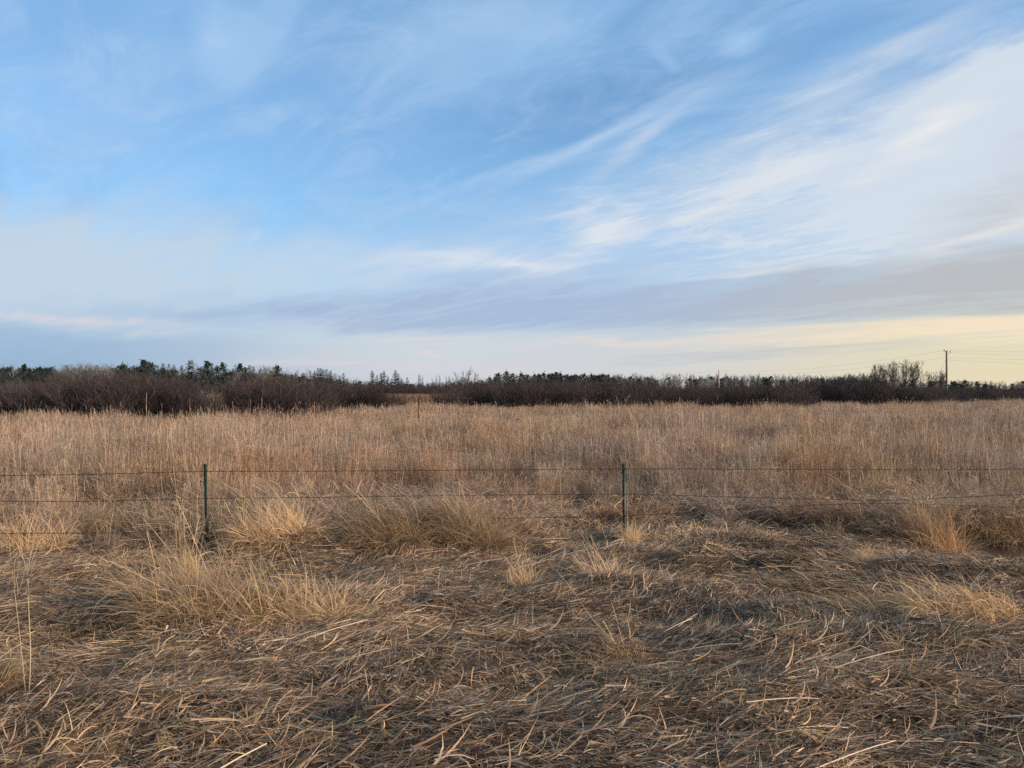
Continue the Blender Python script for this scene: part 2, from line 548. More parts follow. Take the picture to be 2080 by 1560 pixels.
M_MAT = straw_mat('matted_straw', (0.70, 0.62, 0.53), (1.14, 0.97, 0.76), 0.9, 0.15)
M_FIELD = straw_mat('standing_straw', (0.84, 0.79, 0.81), (1.02, 0.93, 0.79), 4.5, 0.3, rust=2.2)
M_TUFT = straw_mat('tussock_straw', (1.05, 0.93, 0.76), (1.22, 1.06, 0.78), 0.5, 0.3)
M_SOIL = plain_mat('thatch_soil', (0.060, 0.040, 0.026), 0.95, 0.1, 0, 3.0, 0.5, tinted=False)
M_SHRUB = plain_mat('willow_bark', (0.052, 0.040, 0.035), 0.85, 0.15, 0, 1.2, 0.3, each=0.5)
M_TWIG = plain_mat('willow_twig', (0.066, 0.046, 0.039), 0.8, 0.15, 0, 0.5, 0.3, each=0.5)
M_GREYBARK = plain_mat('aspen_bark', (0.20, 0.175, 0.15), 0.85, 0.15, 0, 1.0, 0.3)
M_NEEDLE = plain_mat('conifer_needle', (0.036, 0.050, 0.036), 0.8, 0.2, 0, 0.6, 0.4, each=0.35)
M_TRUNK = plain_mat('conifer_bark', (0.09, 0.07, 0.06), 0.9, 0.1, 0, 1.0, 0.3)
M_POST = plain_mat('green_post_paint', (0.010, 0.027, 0.013), 0.5, 0.4, 0, 30.0, 0.4)
M_WIRE = plain_mat('rusty_wire', (0.055, 0.032, 0.026), 0.75, 0.3, 0.4, 60.0, 0.5)
M_POLE = plain_mat('weathered_pole_wood', (0.20, 0.145, 0.11), 0.85, 0.2, 0, 4.0, 0.35)
M_LINE = plain_mat('power_cable', (0.06, 0.06, 0.06), 0.5, 0.4, 0.3, 5.0, 0.2)
M_STALK = plain_mat('dry_stalk', (0.42, 0.32, 0.19), 0.7, 0.2, 0, 15.0, 0.25)
M_DARKSTALK = plain_mat('dark_seed_stalk', (0.075, 0.040, 0.028), 0.85, 0.15, 0, 30.0, 0.4)

# blade colours of dead grass (each blade's own colour)
PAL = np.array([[0.60, 0.44, 0.27], [0.53, 0.40, 0.29], [0.43, 0.30, 0.205], [0.29, 0.19, 0.125], [0.57, 0.455, 0.34], [0.10, 0.074, 0.054]])

def palette(n, w, jit=0.14):
    w = np.asarray(w, float)
    c = PAL[rng.choice(len(PAL), n, p=w / w.sum())]
    return np.clip(c * (1 + rng.normal(0, jit, (n, 1))) * (1 + rng.normal(0, 0.04, (n, 3))), 0.02, 0.8)

# ------------------------------------------------------------------ scattering of grass (uncountable stuff)
def scatter(name, label, cat, pts, rot, scale, idx, sources):
    """one object whose geometry nodes set clump meshes on given points"""
    src = bpy.data.collections.new(name + '_clumps')
    for o in sources:
        src.objects.link(o)
    me = bpy.data.meshes.new(name)
    n = len(pts)
    me.vertices.add(n)
    me.vertices.foreach_set('co', np.asarray(pts, np.float32).ravel())
    a = me.attributes.new('turn', 'FLOAT_VECTOR', 'POINT')
    a.data.foreach_set('vector', np.asarray(rot, np.float32).ravel())
    a = me.attributes.new('size', 'FLOAT_VECTOR', 'POINT')
    a.data.foreach_set('vector', np.asarray(scale, np.float32).ravel())
    a = me.attributes.new('pick', 'INT', 'POINT')
    a.data.foreach_set('value', np.asarray(idx, np.int32))
    o = bpy.data.objects.new(name, me)
    COL.objects.link(o)
    tag(o, label, cat, kind='stuff')
    g = bpy.data.node_groups.new(name + '_nodes', 'GeometryNodeTree')
    g.interface.new_socket('Geometry', in_out='INPUT', socket_type='NodeSocketGeometry')
    g.interface.new_socket('Geometry', in_out='OUTPUT', socket_type='NodeSocketGeometry')
    N, L = g.nodes, g.links
    gi, go = N.new('NodeGroupInput'), N.new('NodeGroupOutput')
    ip = N.new('GeometryNodeInstanceOnPoints')
    ci = N.new('GeometryNodeCollectionInfo')
    ci.inputs[0].default_value = src
    ci.inputs[1].default_value = True
    ci.inputs[2].default_value = True
    def named(t, nm):
        k = N.new('GeometryNodeInputNamedAttribute')
        k.data_type = t
        k.inputs[0].default_value = nm
        return k.outputs[0]
    e2r = N.new('FunctionNodeEulerToRotation')
    L.new(named('FLOAT_VECTOR', 'turn'), e2r.inputs[0])
    L.new(gi.outputs[0], ip.inputs['Points'])
    L.new(ci.outputs[0], ip.inputs['Instance'])
    ip.inputs['Pick Instance'].default_value = True
    L.new(named('INT', 'pick'), ip.inputs['Instance Index'])
    L.new(e2r.outputs[0], ip.inputs['Rotation'])
    L.new(named('FLOAT_VECTOR', 'size'), ip.inputs['Scale'])
    L.new(ip.outputs[0], go.inputs[0])
    md = o.modifiers.new('scatter', 'NODES')
    md.node_group = g
    return o

def grid_points(y0, y1, cell, half):
    """jittered points over the strip y0..y1, |x| < half(y)"""
    out = []
    y = y0
    while y < y1:
        c = cell(y) if callable(cell) else cell
        h = half(y)
        xs = np.arange(-h, h, c)
        out.append(np.stack([xs + rng.uniform(0, c, len(xs)), y + rng.uniform(0, c, len(xs))], 1))
        y += c
    return np.concatenate(out)

def slope_turn(x, y, heading):
    """euler that lays a clump along the ground with the given heading"""
    e = 0.12
    sx = (gz(x + e, y) - gz(x - e, y)) / (2 * e)
    sy = (gz(x, y + e) - gz(x, y - e)) / (2 * e)
    ca, sa = np.cos(heading), np.sin(heading)
    along, across = sx * ca + sy * sa, -sx * sa + sy * ca
    return np.stack([np.arctan(across), -np.arctan(along), heading], 1)

# ================================================================== ground
def spaced(core_lo, core_hi, stepc, far, n):
    core = np.arange(core_lo, core_hi + 1e-6, stepc)
    g = np.geomspace(1, 1 + far, n)
    return core, (g[1:] - 1)

cx, ex = spaced(-13, 13, 0.13, 3000, 26)
cy, ey = spaced(0.0, 17, 0.11, 4500, 34)
gx = np.concatenate([(-13 - ex)[::-1], cx, 13 + ex])
gy = np.concatenate([(0 - np.geomspace(1, 300, 12)[1:])[::-1], cy, 17 + ey])
XX, YY = np.meshgrid(gx, gy)
ZZ = gz(XX, YY)
nx_, ny_ = len(gx), len(gy)
ii = (np.arange(ny_ - 1)[:, None] * nx_ + np.arange(nx_ - 1)[None]).ravel()
mb = MB()
mb.add(np.stack([XX, YY, ZZ], -1), np.stack([ii, ii + 1, ii + nx_ + 1, ii + nx_], -1))
ground = mb.build('ground', M_SOIL)
ground.data.polygons.foreach_set('use_smooth', np.ones(len(ground.data.polygons), bool))
tag(ground, kind='structure')

# ================================================================== matted dead grass in the foreground
def flow(x, y):
    """heading in which the flattened grass lies"""
    return 0.15 + 2.6 * (vnoise(x, y, 2.2, 21) - 0.5) + 1.5 * (vnoise(x, y, 0.8, 22) - 0.5) + np.pi * (vnoise(x, y, 3.1, 23) > 0.5)

def mat_clump(n, grey):
    mb = MB()
    r = 0.30 * np.sqrt(rng.uniform(0, 1, n))
    a = rng.uniform(0, 2 * np.pi, n)
    P = np.stack([r * np.cos(a) - 0.08, r * np.sin(a), rng.uniform(-0.01, 0.06, n)], 1)
    w = np.array([1.5, 1.1, 0.9, 1.6, 1.0, 2.2]) if not grey else np.array([0.6, 0.8, 0.7, 1.6, 1.2, 3.2])
    mb.ribbons(P, rng.normal(0, 0.48, n), rng.normal(0.10, 0.16, n), 0.03 + 0.19 * rng.uniform(0, 1, n) ** 1.5, 0.0025 + 0.0080 * rng.uniform(0, 1, n) ** 2.3,
               rng.normal(-0.35, 0.75, n), rng.normal(0, 0.65, n), rng.normal(0, 0.5, n), 4, 2.6, palette(n, w))
    k = n // 8                              # curled leaves that stand proud of the mat
    a = rng.uniform(0, 2 * np.pi, k)
    P = np.stack([0.26 * np.cos(a) * rng.uniform(0, 1, k), 0.26 * np.sin(a) * rng.uniform(0, 1, k), np.full(k, 0.01)], 1)
    mb.ribbons(P, rng.uniform(0, 6.28, k), rng.uniform(0.3, 1.1, k), rng.uniform(0.04, 0.14, k), 0.002 + 0.006 * rng.uniform(0, 1, k) ** 1.5,
               rng.uniform(-2.6, -0.8, k), rng.normal(0, 0.9, k), None, 5, 2.4, palette(k, [1.5, 1.2, 0.7, 0.3, 1.6, 0.1]))
    k = n // 34                             # long bare straws
    P = np.stack([rng.uniform(-0.4, 0.1, k), rng.uniform(-0.25, 0.25, k), rng.uniform(0.01, 0.05, k)], 1)
    mb.ribbons(P, rng.normal(0, 0.45, k), rng.normal(0.08, 0.08, k), rng.uniform(0.2, 0.5, k), rng.uniform(0.0022, 0.004, k),
               rng.normal(-0.2, 0.15, k), rng.normal(0, 0.25, k), None, 4, 0, palette(k, [2, 1.5, 1, 0.2, 0.6, 0]))
    return mb.build('mat_clump_%02d' % mat_clump.i, M_MAT, link=False)

mats = []
for i in range(14):
    mat_clump.i = i
    mats.append(mat_clump(340, i % 2))
P = grid_points(0.2, 17.5, lambda y: 0.19 + 0.006 * max(y - 8, 0), lambda y: 0.85 * y + 4.5)
x, y = P[:, 0], P[:, 1]
keep = np.ones(len(P), bool)
for hx, hy, rx, ry in ((HX, HY - 0.08, 0.58, 0.40), (7.3, 10.75, 1.2, 0.75)):
    keep &= bump(x, y, hx, hy, rx, ry) < 0.3
keep &= (vnoise(x, y, 0.5, 31) < 0.88)      # bare dark gaps between mats
x, y = x[keep], y[keep]
n = len(x)
head = flow(x, y) + rng.normal(0, 0.35, n)
s = rng.uniform(0.75, 1.25, n) * (1 - 0.65 * bump(x, y, HX, HY, 0.95, 0.75)) * (1 - 0.4 * bump(x, y, 7.3, 10.75, 1.6, 1.0))
grey = vnoise(x, y, 1.6, 33) + 0.04 * (x - 1.0) > 0.55
idx = rng.integers(0, 7, n) * 2 + (grey ^ (rng.uniform(size=n) < 0.2))
scatter('matted_grass', 'flattened mat of dead brown grass covering the bank before the fence', 'dead grass',
        np.stack([x, y, gz(x, y) + 0.005], 1), slope_turn(x, y, head), np.stack([s, s, s * rng.uniform(0.7, 1.3, n)], 1), idx, mats)

# low broken straw standing up here and there out of the mat
def low_clump(n, i):
    mb = MB()
    r = 0.16 * np.sqrt(rng.uniform(0, 1, n))
    a = rng.uniform(0, 6.28, n)
    P = np.stack([r * np.cos(a), r * np.sin(a), np.zeros(n)], 1)
    mb.ribbons(P, rng.normal(0, 0.8, n), rng.uniform(0.2, 1.3, n), rng.uniform(0.06, 0.26, n), rng.uniform(0.003, 0.008, n),
               rng.uniform(-2.4, -0.2, n), rng.normal(0, 0.8, n), None, 5, 2.4, palette(n, [2.2, 1.4, 0.9, 0.3, 1.0, 0.1]))
    return mb.build('low_clump_%02d' % i, M_MAT, link=False)

lows = [low_clump(46, i) for i in range(8)]
P = grid_points(0.2, 18.0, 0.34, lambda y: 0.85 * y + 4.5)
x, y = P[:, 0], P[:, 1]
dens = sstep(vnoise(x, y, 1.0, 41), 0.55, 0.85) * 0.6 + 0.05 + 0.5 * sstep(y, 9.0, 12) + 0.25 * (1 - sstep(y, 3.6, 4.6)) * (x < 0.2)
keep = rng.uniform(size=len(P)) < dens
for hx, hy, rx, ry in ((HX, HY - 0.08, 0.60, 0.45), (7.3, 10.75, 1.3, 0.80)):
    keep &= bump(x, y, hx, hy, rx, ry) < 0.4
x, y = x[keep], y[keep]
n = len(x)
s = rng.uniform(0.5, 1.15, n) * (0.70 + 1.3 * sstep(y, 9.0, 13.5))
scatter('low_broken_grass', 'short broken straw standing out of the flattened grass', 'dead grass',
        np.stack([x, y, gz(x, y)], 1), np.stack([np.zeros(n), np.zeros(n), flow(x, y) + rng.normal(0, 0.6, n)], 1),
        np.stack([s, s, s], 1), rng.integers(0, 8, n), lows)

# ================================================================== standing grass of the field
def stand_clump(n, i, h, wid, spread, lean, leaves=3, head=True, lodged=False):
    mb = MB()
    r = spread * np.sqrt(rng.uniform(0, 1, n))
    a = rng.uniform(0, 6.28, n)
    P = np.stack([r * np.cos(a), r * np.sin(a), np.zeros(n)], 1)
    hh = h * rng.uniform(0.45, 1.15, n)
    az_ = rng.normal(0, 1.3, n)
    pit = np.pi / 2 - np.abs(rng.normal(lean, 0.11, n))
    cu = rng.normal(-0.10, 0.12, n) if not lodged else rng.uniform(-1.3, -0.2, n)
    tn = palette(n, [1.3, 1.7, 1.3, 0.5, 0.9, 0.12])
    c = mb.ribbons(P, az_, pit, hh, wid * rng.uniform(0.8, 1.25, n), cu, rng.normal(0, 0.2, n), None, 4, 0, tn)
    for k in range(leaves):
        f = rng.uniform(0.15, 0.85, n) * 4
        j = np.minimum(f.astype(int), 3)
        fr = (f - j)[:, None]
        q0 = c[np.arange(n), j] * (1 - fr) + c[np.arange(n), j + 1] * fr
        mb.ribbons(q0, rng.uniform(0, 6.28, n), rng.uniform(0.2, 1.3, n), rng.uniform(0.12, 0.34, n), wid * rng.uniform(1.2, 2.4, n),
                   rng.uniform(-2.8, -0.6, n), rng.normal(0, 0.6, n), None, 3, 2.2, palette(n, [1.3, 1.5, 1.2, 0.5, 1.1, 0.1]))
    if head:
        m = rng.uniform(size=n) < 0.33
        top = c[m][:, -1]
        k = len(top)
        base = c[m][:, -2] * 0.35 + top * 0.65
        for _ in range(2):
            mb.ribbons(base, az_[m] + rng.normal(0, 0.8, k), pit[m] + cu[m] - rng.uniform(0, 0.25, k), rng.uniform(0.08, 0.17, k), wid * rng.uniform(1.0, 2.3, k),
                       rng.uniform(-0.5, 0.0, k), 0, None, 3, 2.5, palette(k, [1.5, 1.8, 0.8, 0.5, 0.8, 0]) * np.array([1.0, 0.93, 0.9]))
    return mb.build('stand_clump_%s_%02d' % (stand_clump.tag, i), M_FIELD, link=False)

EDGE = np.array([(-900, 10.6), (-300, 10.6), (60, 10.9), (250, 11.2), (400, 11.3), (700, 12.2), (930, 12.4), (1100, 13.6), (1300, 14.4), (1440, 14.2),
                 (1650, 13.8), (1800, 12.9), (2080, 12.6), (2900, 12.4)])

def edge(x, y):
    """distance at which the grass begins to stand, behind the fence"""
    return np.interp(1040 + x / np.maximum(y, 1) * F_PX, EDGE[:, 0], EDGE[:, 1]) + 2.4 * (vnoise(x, y, 1.6, 51) - 0.5) + 1.0 * (vnoise(x, y, 0.6, 52) - 0.5)

def field_far(x, y):
    """far limit of the field: the foot of the shrubs"""
    p = 1040 + x / np.maximum(y, 1) * F_PX
    return np.interp(p, [-900, 0, 380, 400, 455, 475, 600, 640, 720, 930, 1000, 1300, 1900, 2080, 2900], [46, 44, 45, 58, 58, 50, 52, 80, 98, 98, 72, 74, 90, 118, 120])

bands = [('a', 10.0, 19.0, 0.20, 50, 1.00, 0.0036, 0.20, 3), ('b', 19.0, 36.0, 0.36, 60, 0.98, 0.0056, 0.32, 2), ('c', 36.0, 125.0, 0.70, 60, 0.88, 0.010, 0.60, 2)]
for t_, y0, y1, cell, ns, h, wid, spread, lv in bands:
    stand_clump.tag = t_
    src = [stand_clump(ns, i, h * (0.92 + 0.03 * i), wid, spread, 0.10 + 0.03 * (i % 3), lv) for i in range(6)]
    src += [stand_clump(ns, 6 + i, h * 0.85, wid, spread, 0.45 + 0.15 * i, lv, True, True) for i in range(3)]
    src += [stand_clump(9, 9 + i, h * 1.32, wid * 0.9, spread, 0.14, 1) for i in range(3)]     # sparse taller culms
    P = grid_points(y0, y1, cell, lambda y: 0.74 * y + 3.0)
    x, y = P[:, 0], P[:, 1]
    d0 = y - edge(x, y)
    thin = sstep(vnoise(x, y, 2.3, 61) * 0.6 + vnoise(x, y, 0.9, 62) * 0.4, 0.22, 0.42)
    keep = (rng.uniform(size=len(P)) < sstep(d0, -1.6, 1.6) * (0.12 + 0.88 * thin)) & (y < field_far(x, y))
    x, y, d0, thin = x[keep], y[keep], d0[keep], thin[keep]
    n = len(x)
    s = (0.74 + 0.50 * vnoise(x, y, 4.0, 63)) * rng.uniform(0.68, 1.16, n) * (0.42 + 0.58 * sstep(d0, -1.2, 3.2)) * (0.66 + 0.34 * thin) * (0.82 + 0.36 * vnoise(x, y, 1.1, 66))
    lodge = (vnoise(x, y, 2.0, 64) > 0.66) | (rng.uniform(size=n) < 0.14)
    idx = np.where(lodge, rng.integers(6, 9, n), rng.integers(0, 6, n))
    idx = np.where(rng.uniform(size=n) < 0.12, rng.integers(9, 12, n), idx)
    hd = np.where(lodge, 2.8 + 3.0 * (vnoise(x, y, 5.0, 65) - 0.5) + rng.normal(0, 0.6, n), rng.uniform(0, 6.28, n))
    scatter('standing_grass', {'a': 'tall dead straw-coloured grass standing just behind the fence',
                               'b': 'tall tan grass filling the middle of the field',
                               'c': 'pale grass of the far field in front of the shrubs'}[t_], 'dead grass',
            np.stack([x, y, gz(x, y)], 1), np.stack([np.zeros(n), np.zeros(n), hd], 1), np.stack([s ** 0.5, s ** 0.5, s], 1), idx, src)

# ================================================================== shrubs and bare trees
def unit(v):
    return v / (np.linalg.norm(v) + 1e-9)

def grow(starts, spec, up=0.25, wob=0.18):
    """branching skeleton; spec per level: (segments, children, angle, length ratio, radius ratio). Returns segments per level"""
    out = [[] for _ in spec]
    def branch(p, d, L, r, lv):
        ns, nc, ang, lr, rr = spec[lv]
        pts = [p]
        for k in range(ns):
            d = unit(d + rng.normal(0, wob, 3) + np.array([0, 0, up * 0.35]))
            q = pts[-1] + d * L / ns
            out[lv].append((pts[-1], q, r * (1 - k / ns * 0.75), r * (1 - (k + 1) / ns * 0.75)))
            pts.append(q)
        if lv + 1 < len(spec):
            for _ in range(nc):
                t = rng.uniform(0.25, 1.0) * ns
                j = min(int(t), ns - 1)
                q = pts[j] + (pts[j + 1] - pts[j]) * (t - j)
                ax = unit(np.cross(d, rng.normal(size=3)))
                a = ang * rng.uniform(0.6, 1.3)
                nd = unit(d * math.cos(a) + ax * math.sin(a))
                branch(q, nd, L * lr * rng.uniform(0.7, 1.25) * (1.15 - 0.5 * t / ns), r * rr, lv + 1)
    for p, d, L, r in starts:
        branch(np.array(p, float), unit(np.array(d, float)), L, r, 0)
    return out

def seg_mesh(mb, rows, flat, tint=(1, 1, 1)):
    if rows:
        mb.segs([a[0] for a in rows], [a[1] for a in rows], [a[2] for a in rows], [a[3] for a in rows], flat, tint)

def make_shrub(h, w, nst):
    st = []
    for _ in range(nst):
        a = rng.uniform(0, 6.28)
        tilt = abs(rng.normal(0, 0.42)) * w
        p = (0.9 * w * rng.uniform(0, 1) * math.cos(a), 0.9 * w * rng.uniform(0, 1) * math.sin(a), -0.05)
        st.append((p, (math.sin(tilt) * math.cos(a), math.sin(tilt) * math.sin(a), math.cos(tilt)), h * rng.uniform(0.55, 0.98), 0.022))
    lv = grow(st, [(5, 7, 0.55, 0.45, 0.55), (3, 5, 0.55, 0.62, 0.6), (2, 0, 0, 0, 0)], up=0.30, wob=0.10)
    a, b = MB(), MB()
    seg_mesh(a, lv[0], False)
    seg_mesh(b, lv[1], True)
    seg_mesh(b, lv[2], True)
    zz = np.sort(np.concatenate(b.v)[:, 2])
    k = 3.0 / zz[int(len(zz) * 0.982)]          # so that the crown tops out at 3 m
    for q in (a, b):
        q.v = [v * np.array([1, 1, k]) for v in q.v]
    return a.mesh('shrub_stems', M_SHRUB), b.mesh('shrub_twigs', M_TWIG)

SHRUBS = [make_shrub(3.0, 1.0 + 0.12 * k, 46) for k in range(6)]

def put_shrub(x, y, hgt, label, group):
    k = int(rng.integers(0, len(SHRUBS)))
    o = thing('willow_shrub', label, 'shrub', (x, y, float(gz(x, y)) - 0.05), rng.uniform(0, 6.28), group)
    s = hgt / 3.0
    wide = rng.uniform(0.9, 1.35)
    o.scale = (s * wide, s * wide, s)
    for nm, me in zip(('stem_cluster', 'twig_crown'), SHRUBS[k]):
        c = bpy.data.objects.new(nm, me)
        COL.objects.link(c)
        c.parent = o
        c['kind'] = 'stuff'         # stems and twigs too fine to pick apart at this distance
    return o

def top_h(ypx, d):
    return (HOR - ypx) / F_PX * d + CAM_Z

SHRUB_ROWS = [  # px from, px to, distance, top rows along the stretch, count, label, group
    (-120, 120, 46, (778, 776, 777), 7, 'reddish brown bare shrub at the end of the thicket beside the pale old trees', 'reddish end of the thicket'),
    (90, 400, 44, (781, 767, 760, 757, 762, 782), 13, 'dark bare willow shrub in the tall thicket before the spruces', 'tall dark thicket before the spruces'),
    (60, 410, 50, (779, 768, 761, 759, 764, 784), 12, 'dark bare willow shrub in the tall thicket before the spruces', 'tall dark thicket before the spruces'),
    (-120, 640, 62, (779, 777, 774, 776, 784, 780), 20, 'bare brown shrub deep in the thicket behind the front row', 'second row of the thicket'),
    (466, 620, 47, (784, 768, 762, 766, 782), 8, 'dark domed bare shrub beside the straw gap in the thicket', 'shrubs past the straw gap'),
    (480, 660, 55, (782, 768, 764, 771, 779), 8, 'dark domed bare shrub beside the straw gap in the thicket', 'shrubs past the straw gap'),
    (610, 790, 66, (771, 774, 778, 784), 10, 'dark bare shrub between the straw gap and the reed bed', 'shrubs before the reed bed'),
    (690, 960, 128, (779, 780, 781, 780), 15, 'small far bare shrub standing behind the reed bed', 'shrubs behind the reed bed'),
    (640, 960, 142, (779, 779, 780, 780), 14, 'small far bare shrub standing behind the reed bed', 'shrubs behind the reed bed'),
    (885, 1300, 74, (786, 776, 771, 770, 773, 775), 17, 'bare brown shrub in the long hedge below the pine row', 'long hedge below the pine row'),
    (940, 1320, 84, (780, 774, 770, 770, 774, 777), 16, 'bare brown shrub in the long hedge below the pine row', 'long hedge below the pine row'),
    (1290, 1640, 78, (779, 785, 786, 784, 782), 14, 'low dark bare shrub in the hedge before the pale utility pole', 'hedge before the pale utility pole'),
    (1290, 1640, 90, (780, 784, 785, 782, 779), 13, 'low dark bare shrub in the hedge before the pale utility pole', 'hedge before the pale utility pole'),
    (1620, 1790, 86, (780, 774, 771, 773, 778), 8, 'tall blackish bare shrub in the hedge beside the leafless aspens', 'hedge beside the aspens'),
    (1630, 1800, 100, (778, 773, 770, 772, 778), 8, 'tall blackish bare shrub in the hedge beside the leafless aspens', 'hedge beside the aspens'),
    (1780, 1960, 94, (783, 786, 787, 788), 8, 'low dark bare shrub at the foot of the brown utility pole', 'hedge at the foot of the brown pole'),
    (1780, 1960, 108, (781, 784, 786, 787), 8, 'low dark bare shrub at the foot of the brown utility pole', 'hedge at the foot of the brown pole'),
    (1940, 2200, 122, (789, 791, 789, 787), 11, 'far low bare shrub where the hedge thins past the brown pole', 'thin end of the hedge'),
    (1940, 2200, 140, (788, 789, 788, 786), 10, 'far low bare shrub where the hedge thins past the brown pole', 'thin end of the hedge'),
]
for a, b, d, tops, cnt, lab, grp in SHRUB_ROWS:
    for k in range(cnt):
        f = (k + rng.uniform(0.2, 0.8)) / cnt
        dd = d * rng.uniform(0.96, 1.05)
        px = a + (b - a) * f
        ty = np.interp(f, np.linspace(0, 1, len(tops)), tops) + rng.normal(0.5, 1.9)
        put_shrub((px - 1040) / F_PX * dd, dd, max(top_h(ty, dd), 1.9), lab, grp)

# ------------------------------------------------------------------ conifers on the skyline
def conifer(kind):
    """unit-height crown and trunk"""
    t, c = MB(), MB()
    t.tube([(0, 0, -0.02), (0.004, 0, 0.5), (0, 0, 0.97)], [0.014, 0.008, 0.002], 6)
    P, A, PI, L, W, CU = [], [], [], [], [], []
    def spray(z, a, L0, w, pit, cu, n):
        for _ in range(n):
            f = rng.uniform(0.03, 1.0)
            P.append((L0 * f * math.cos(a), L0 * f * math.sin(a), z + L0 * f * math.sin(pit) * 0.8))
            A.append(a + rng.normal(0, 0.9))
            PI.append(pit + rng.normal(0, 0.35))
            L.append(w * rng.uniform(0.7, 1.5))
            W.append(w * rng.uniform(0.5, 0.95))
            CU.append(cu)
    if kind in ('spruce', 'thin'):
        r0 = 0.18 if kind == 'spruce' else 0.10
        z = 0.06 if kind == 'spruce' else 0.25
        while z < 0.985:
            for _ in range(9 if kind == 'spruce' else 5):
                a = rng.uniform(0, 6.28)
                R_ = r0 * (1 - z) ** 0.75 * rng.uniform(0.55, 1.2) + 0.010
                spray(z, a, R_, (0.055 if kind == 'spruce' else 0.038) * (0.25 + 0.75 * (1 - z)), -0.15 if z < 0.7 else 0.3, -0.5, 5 if kind == 'spruce' else 4)
            z += rng.uniform(0.024, 0.042)
    else:
        z = 0.14
        while z < 0.97:
            wide = (0.27 if kind == 'white' else 0.26) * (math.sin(math.pi * min(1, (z + 0.05) ** (1.3 if kind == 'white' else 1.6))) ** 0.7 * 0.85 + 0.18)
            for _ in range(int(rng.integers(4, 8)) if kind == 'white' else 7):
                a = rng.uniform(0, 6.28)
                R_ = wide * rng.uniform(0.25, 1.2)
                m = 14 if kind == 'white' else 9
                cxp, cyp, czp = R_ * 0.75 * math.cos(a), R_ * 0.75 * math.sin(a), z + R_ * 0.22
                t.segs([(0, 0, z)], [(cxp, cyp, czp)], 0.005, 0.002)
                for _ in range(m):      # flat plume of needles at the end of the limb
                    P.append((cxp + rng.normal(0, R_ * 0.28), cyp + rng.normal(0, R_ * 0.28), czp + rng.normal(0, 0.028)))
                    A.append(rng.uniform(0, 6.28))
                    PI.append(rng.normal(0.4, 0.4))
                    L.append(rng.uniform(0.04, 0.085))
                    W.append(rng.uniform(0.018, 0.035))
                    CU.append(-0.3)
            z += rng.uniform(0.04, 0.085) if kind == 'white' else rng.uniform(0.04, 0.065)
    n = len(P)
    c.ribbons(P, np.array(A), np.array(PI), np.array(L), np.array(W), np.array(CU), 0, None, 2, 2.5,
              (np.ones((n, 3)) * rng.uniform(0.65, 1.35, (n, 1))))
    return t.mesh(kind + '_trunk', M_TRUNK), c.mesh(kind + '_crown', M_NEEDLE)

CON = {k: [conifer(k) for _ in range(4)] for k in ('spruce', 'thin', 'white', 'red')}
NAME = {'spruce': ('spruce_tree', 'spruce'), 'thin': ('tamarack_tree', 'tree'), 'white': ('white_pine_tree', 'pine'), 'red': ('red_pine_tree', 'pine')}

def put_conifer(kind, px, ytop, d, label, group, wide=1.0):
    h = top_h(ytop, d)
    x = (px - 1040) / F_PX * d
    o = thing(NAME[kind][0], label, NAME[kind][1], (x, d, float(gz(x, d))), rng.uniform(0, 6.28), group)
    wide *= 1.2 if kind == 'spruce' else 1.0
    o.scale = (h * wide, h * wide, h)
    for nm, me in zip(('trunk', 'crown'), CON[kind][int(rng.integers(0, 4))]):
        c = bpy.data.objects.new(nm, me)
        COL.objects.link(c)
        c.parent = o
    return o

# rows of the skyline read from the photograph: kind, column, top row
LEFT = [('spruce', 4, 747), ('spruce', 13, 744), ('spruce', 78, 751), ('spruce', 88, 748), ('spruce', 98, 749), ('spruce', 60, 753), ('spruce', 30, 754),
        ('spruce', 110, 753), ('spruce', 236, 745), ('spruce', 249, 743), ('spruce', 262, 747), ('spruce', 271, 741), ('spruce', 320, 741),
        ('spruce', 331, 737), ('spruce', 343, 738), ('spruce', 353, 740), ('spruce', 369, 741), ('spruce', 384, 731), ('spruce', 390, 730),
        ('thin', 400, 736), ('thin', 432, 736), ('spruce', 440, 741), ('spruce', 408, 746), ('spruce', 474, 748), ('spruce', 487, 743),
        ('spruce', 498, 744), ('spruce', 507, 741), ('spruce', 515, 743), ('spruce', 528, 750), ('spruce', 580, 757), ('spruce', 592, 758), ('spruce', 614, 757)]
for kd, px, ty in LEFT:
    put_conifer(kd, px, ty, rng.uniform(240, 275), 'dark pointed spruce in the conifer wood above the tall thicket' if kd == 'spruce' else 'thin bare-looking tamarack spire among the spruces above the tall thicket',
                'conifers above the tall thicket' if kd == 'spruce' else 'tamarack spires', rng.uniform(0.85, 1.15))
for px, ty, lab in ((50, 742, 'broad flat-topped white pine standing apart among low spruces'), (249, 741, None), (290, 732, 'tallest white pine of the wood, layered crown above the thicket'),
                    (304, 734, None), (420, 735, None), (451, 739, None), (488, 741, None), (562, 744, 'last white pine of the wood, tapering down beside bare trees')):
    put_conifer('white', px, ty, rng.uniform(236, 262), lab or 'layered white pine with flat plumes rising among the spruces',
                None if lab else 'white pines among the spruces', rng.uniform(0.85, 1.05))
for kd, px, ty in [('spruce', 630, 752), ('spruce', 639, 752), ('spruce', 646, 747), ('spruce', 651, 747), ('spruce', 656, 748), ('spruce', 663, 749),
                   ('spruce', 671, 751), ('spruce', 680, 758), ('spruce', 698, 757), ('spruce', 690, 762), ('spruce', 706, 768)]:
    put_conifer(kd, px, ty, rng.uniform(262, 285), 'dark spruce in the small steep grove before the gap in the skyline', 'small steep spruce grove', rng.uniform(0.9, 1.2))
